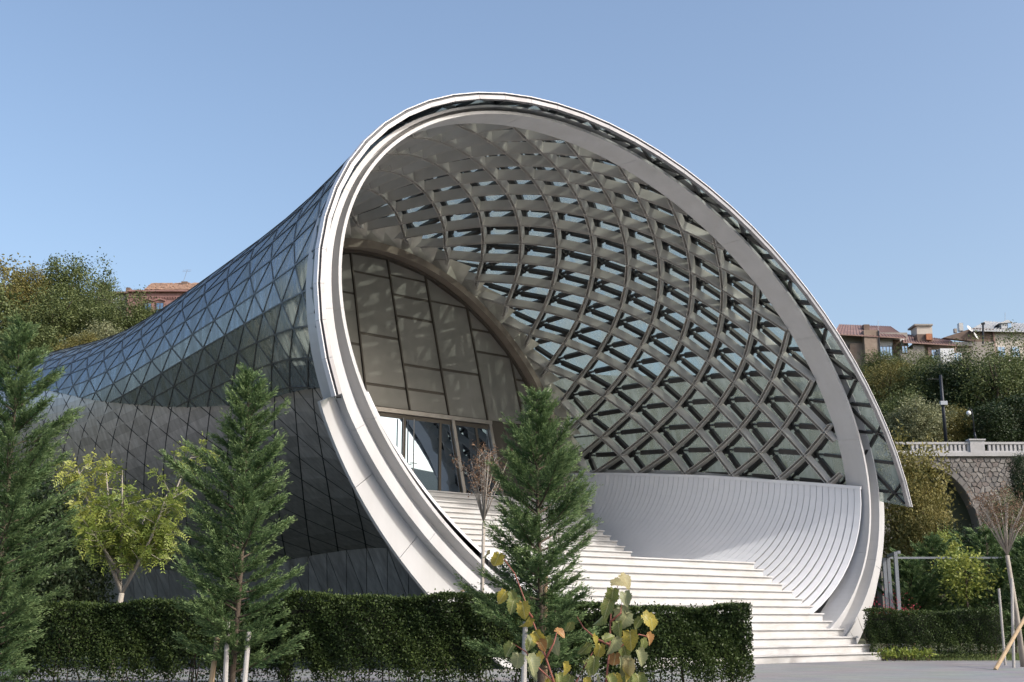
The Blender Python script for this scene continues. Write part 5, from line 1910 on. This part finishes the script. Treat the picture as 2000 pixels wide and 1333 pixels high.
window(h1, 1719, 1743, 677, 696, HB + 0.95, 4, 1)
pix_box(MB(), 1718, 1757, 697, 703, HB + 0.7, 0.28).build("white_apron", M['white_sheet'], h1)
pix_box(MB(), 1744, 1758, 664, 697, HB + 0.6, 0.3).build("wooden_bay", M['wood_brown'], h1)
b_ = pix_box(MB(), 1716, 1760, 714, 718, HB - 1.0, 2.0).build("balcony", M['wood_brown'], h1)
mb = pix_box(MB(), 1716, 1760, 703, 704, HB - 1.0, 0.06)
mb.build("rail", M['iron'], b_)
for i in range(23):
    pix_box(MB(), 1716 + i * 1.95, 1716.7 + i * 1.95, 704.2, 714, HB - 1.0, 0.05).build("bar", M['iron'], b_)
pix_box(MB(), 1720, 1756, 718.2, 730, HB - 0.5, 1.4).build("bracket", M['wood_brown'], h1)
pix_box(MB(), 1758, 1783, 683, 740, HB - 0.2, 1.3).build("side_bay", M['plaster_grey'], h1)
window(h1, 1762, 1772, 676, 690, HB - 0.2, 2, 1, 'wood_brown')

# middle house with pale chimney block
h2 = thing("middle_house", gz(1815, 760, HB), "low house with rusty roof, pale chimney block and white boarded bay", "house")
pix_box(MB(), 1783, 1868, 672, 790, HB + 0.2, 9).build("wall", M['brick'], h2)
roof_sheet(h2, (gz(1764, 668, HB - 0.5), gz(1870, 674, HB - 0.5)), (gz(1762, 652, HB + 5), gz(1852, 664, HB + 5)), 'roof_rust', 20)
c_ = pix_box(MB(), 1790, 1820, 636, 665, HB + 3.2, 2.0).build("chimney", M['plaster'], h2)
pix_box(MB(), 1786, 1822, 633, 636, HB + 3.0, 2.4).build("chimney_cap", M['plaster_grey'], c_)
pix_box(MB(), 1791, 1821, 653, 668, HB + 0.8, 1.2).build("dormer", M['brick_dark'], h2)
pix_box(MB(), 1809, 1820, 652, 664, HB + 0.5, 0.3).build("dormer_front", M['orange'], h2)
pix_box(MB(), 1783, 1805, 674, 740, HB - 0.1, 0.3).build("plaster_wall", M['plaster_grey'], h2)
pix_box(MB(), 1812, 1819, 678, 720, HB - 0.05, 0.26).build("downpipe", M['roof_rust'], h2)
window(h2, 1820, 1835, 684, 706, HB + 0.18, 3, 2)
pix_box(MB(), 1836, 1863, 681, 730, HB - 0.9, 1.1).build("white_bay", M['white_sheet'], h2)
window(h2, 1864, 1877, 690, 706, HB + 0.18, 3, 1)

# right house with zinc roof
h3 = thing("zinc_roof_house", gz(1960, 760, HB), "pale house with grey zinc roof, dormer and dark brick side at the right edge", "house")
pix_box(MB(), 1862, 1942, 668, 790, HB + 0.6, 8).build("side_wall", M['plaster_grey'], h3)
pix_box(MB(), 1940, 2060, 646, 790, HB + 1.0, 9).build("wall", M['plaster'], h3)
q = [gz(1842, 660, HB + 0.9), gz(1942, 672, HB + 0.9), gz(1942, 643, HB + 0.9), gz(1900, 641, HB + 0.9)]
MB().prism([np.array(p) for p in q], (0, 0.6, 0)).build("gable", M['brick_dark'], h3)
roof_sheet(h3, (gz(1896, 645, HB + 0.4), gz(2060, 648, HB + 0.4)), (gz(1926, 628, HB + 5), gz(2060, 636, HB + 5)), 'roof_grey', 26)
d_ = pix_box(MB(), 1955, 1977, 631, 642, HB + 1.5, 2.5).build("dormer", M['roof_grey'], h3)
q = [gz(1951, 632, HB + 1.3), gz(1979, 630, HB + 1.3), gz(1968, 625, HB + 1.3)]
MB().prism([np.array(p) for p in q], (0, 2.6, 0)).build("dormer_roof", M['roof_grey'], d_)
pix_box(MB(), 1968, 1975, 632, 641, HB + 1.46, 0.03).build("dormer_window", M['win'], d_)
pix_box(MB(), 1939, 1942, 645, 720, HB + 0.75, 0.2).build("downpipe", M['roof_rust'], h3)
pix_box(MB(), 1873, 1881, 631, 646, HB + 3.0, 0.6).build("chimney", M['roof_grey'], h3)
pix_box(MB(), 1864, 1869, 642, 650, HB + 2.0, 0.4).build("chimney_pipe", M['plaster_grey'], h3)
window(h3, 1950, 1962, 678, 698, HB + 0.98, 2, 2)
window(h3, 1978, 1990, 678, 698, HB + 0.98, 2, 2)
pix_box(MB(), 1860, 1900, 668, 676, HB + 0.1, 0.5).build("parapet", M['plaster_grey'], h3)
mb = MB().tube([gz(1920, 672, HB), gz(1920, 634, HB)], 0.1, 7)
mb.tube([gz(1917, 633, HB), gz(1923, 632, HB)], 0.13, 7); mb.build("vent_pipe", M['iron'], h3)
M['dish'] = mat_plain("dish_paint", (0.6, 0.6, 0.6), 0.5)


def dish(x, y, r, tilt, label):
    c = np.array(gz(x, y, HB - 0.4))
    root = thing("satellite_dish", (c[0], c[1], c[2] - 0.8), label, "satellite dish", "satellite dishes on the zinc roof house")
    ax3 = unit(np.array([math.cos(tilt), -0.8, 0.55])); u = unit(np.cross(ax3, ZV)); v = np.cross(u, ax3)
    V, F = [], []
    for i in range(5):
        for j in range(16):
            rr = r * i / 4; a = 2 * PI * j / 16
            V.append(c + u * rr * math.cos(a) + v * rr * math.sin(a) + ax3 * (rr * rr * 0.5))
    for i in range(4):
        for j in range(16): F.append((i * 16 + j, i * 16 + (j + 1) % 16, (i + 1) * 16 + (j + 1) % 16, (i + 1) * 16 + j))
    obj("bowl", V, F, M['dish'], root, smooth=True)
    MB().tube([c, c - ZV * 0.5 + np.array([0, 0.3, 0]), c - ZV * 1.0 + np.array([0, 0.3, 0])], 0.035, 6).build("mast", M['iron'], root)
    MB().tube([c - v * r * 0.9, c + ax3 * r * 0.9], 0.02, 5).build("arm", M['iron'], root)


dish(1893, 643, 0.42, 0.8, "upper satellite dish on the dark gable of the zinc roof house")
dish(1905, 657, 0.42, 0.2, "lower satellite dish on the dark gable of the zinc roof house")


def antenna(x, y0, y1, Y, label, bars):
    a, b = np.array(gz(x[0], y1, Y)), np.array(gz(x[1], y0, Y))
    root = thing("roof_antenna", tuple(a), label, "antenna", "roof antennas")
    MB().tube([a, b], 0.025, 5).build("mast", M['galv'], root)
    for k in range(bars):
        p = b + (a - b) * (0.05 + 0.12 * k)
        MB().tube([p - np.array([0.5, 0, 0]), p + np.array([0.5, 0, 0.03])], 0.014, 4).build("bar", M['galv'], root)


antenna((1715, 1715), 626, 648, HB, "thin antenna on the balcony house beside the brick pier", 0)
antenna((1963, 1963), 611, 628, HB + 2, "thin antenna on the dormer of the zinc roof house", 0)

# left: pink house with tiled roof behind the hall
LB_ = 138.0
h4 = thing("pink_house", gz(320, 640, LB_), "pink brick house with broken clay tile roof behind the hall", "house")
pix_box(MB(), 250, 460, 569, 720, LB_, 10).build("wall", M['pink'], h4)
pix_box(MB(), 248, 462, 566.5, 569.5, LB_ - 0.4, 10.6).build("cornice", M['pink'], h4)
pix_box(MB(), 252, 460, 579, 580.5, LB_ - 0.12, 0.14).build("string_course", M['pink'], h4)
for i in range(24):
    pix_box(MB(), 276 + i * 5.2, 278.4 + i * 5.2, 581, 583.4, LB_ - 0.14, 0.16).build("dentil", M['pink'], h4)
for x in (276, 300, 340):
    a, b, c = at(x, 588, LB_), at(x + 12, 584, LB_), at(x + 24, 588, LB_)
    mb = MB().beam(np.array([a[0], LB_ - 0.08, a[2]]), np.array([b[0], LB_ - 0.08, b[2]]), 0.16, 0.14)
    mb.beam(np.array([b[0], LB_ - 0.08, b[2]]), np.array([c[0], LB_ - 0.08, c[2]]), 0.16, 0.14)
    mb.build("pediment", M['pink'], h4)
    window(h4, x + 4, x + 20, 592, 618, LB_, 2, 2, 'wood_brown')
e0, e1 = np.array(gz(281, 567, LB_ - 0.2)), np.array(gz(470, 567, LB_ - 0.2)); r0, r1 = np.array(gz(296, 554, LB_ + 4)), np.array(gz(470, 553, LB_ + 4))
rf = MB().prism([e0, e1, r1, r0], (0, 0, -0.15)).build("roof", M['tile'], h4)
nx_, ny_ = 46, 6
for j in range(ny_):
    for i in range(nx_):
        if rng.random() < 0.05: continue
        u0, u1 = (i + 0.04) / nx_, (i + 0.96) / nx_; v0, v1 = j / ny_, (j + 1.12) / ny_
        P4 = [(e0 + (e1 - e0) * u) * (1 - v) + (r0 + (r1 - r0) * u) * v for u, v in ((u0, v0), (u1, v0), (u1, min(v1, 1)), (u0, min(v1, 1)))]
        lift = rng.normal(0.06, 0.02)
        P4 = [p + ZV * (lift + (0.06 if k < 2 else 0.0)) for k, p in enumerate(P4)]
        MB().prism(P4, (0, 0, -0.05)).build("tile", M['tile'], rf)
pix_box(MB(), 354, 366, 550, 556, LB_ + 3, 1.0).build("chimney", M['brick_dark'], rf)
pix_box(MB(), 246, 254, 562, 570, LB_ + 1, 1.2).build("chimney", M['brick_dark'], h4)
h5 = thing("grey_annex", gz(222, 640, LB_ + 1), "pale grey house wall with a ruined chimney left of the pink house", "house")
pix_box(MB(), 190, 249.6, 573, 720, LB_ + 1, 8).build("wall", M['plaster_grey'], h5)
pix_box(MB(), 205, 249.5, 569.5, 573, LB_ + 0.6, 8.6).build("parapet", M['brick_dark'], h5)
mb = pix_box(MB(), 196, 206, 558, 574, LB_ + 1.2, 1.1); pix_box(mb, 199, 204, 553, 558, LB_ + 1.4, 0.7); mb.build("ruined_chimney", M['brick'], h5)
mb = MB(); mb.beam(np.array(gz(190, 577, LB_ + 0.8)), np.array(gz(208, 556, LB_ + 0.8)), 0.5, 0.5); mb.build("broken_gable", M['brick_dark'], h5)
window(h5, 222, 234, 580, 592, LB_ + 1, 2, 2)
antenna((358, 366), 527, 551, LB_ + 3, "leaning aerial on the tiled roof of the pink house", 2)
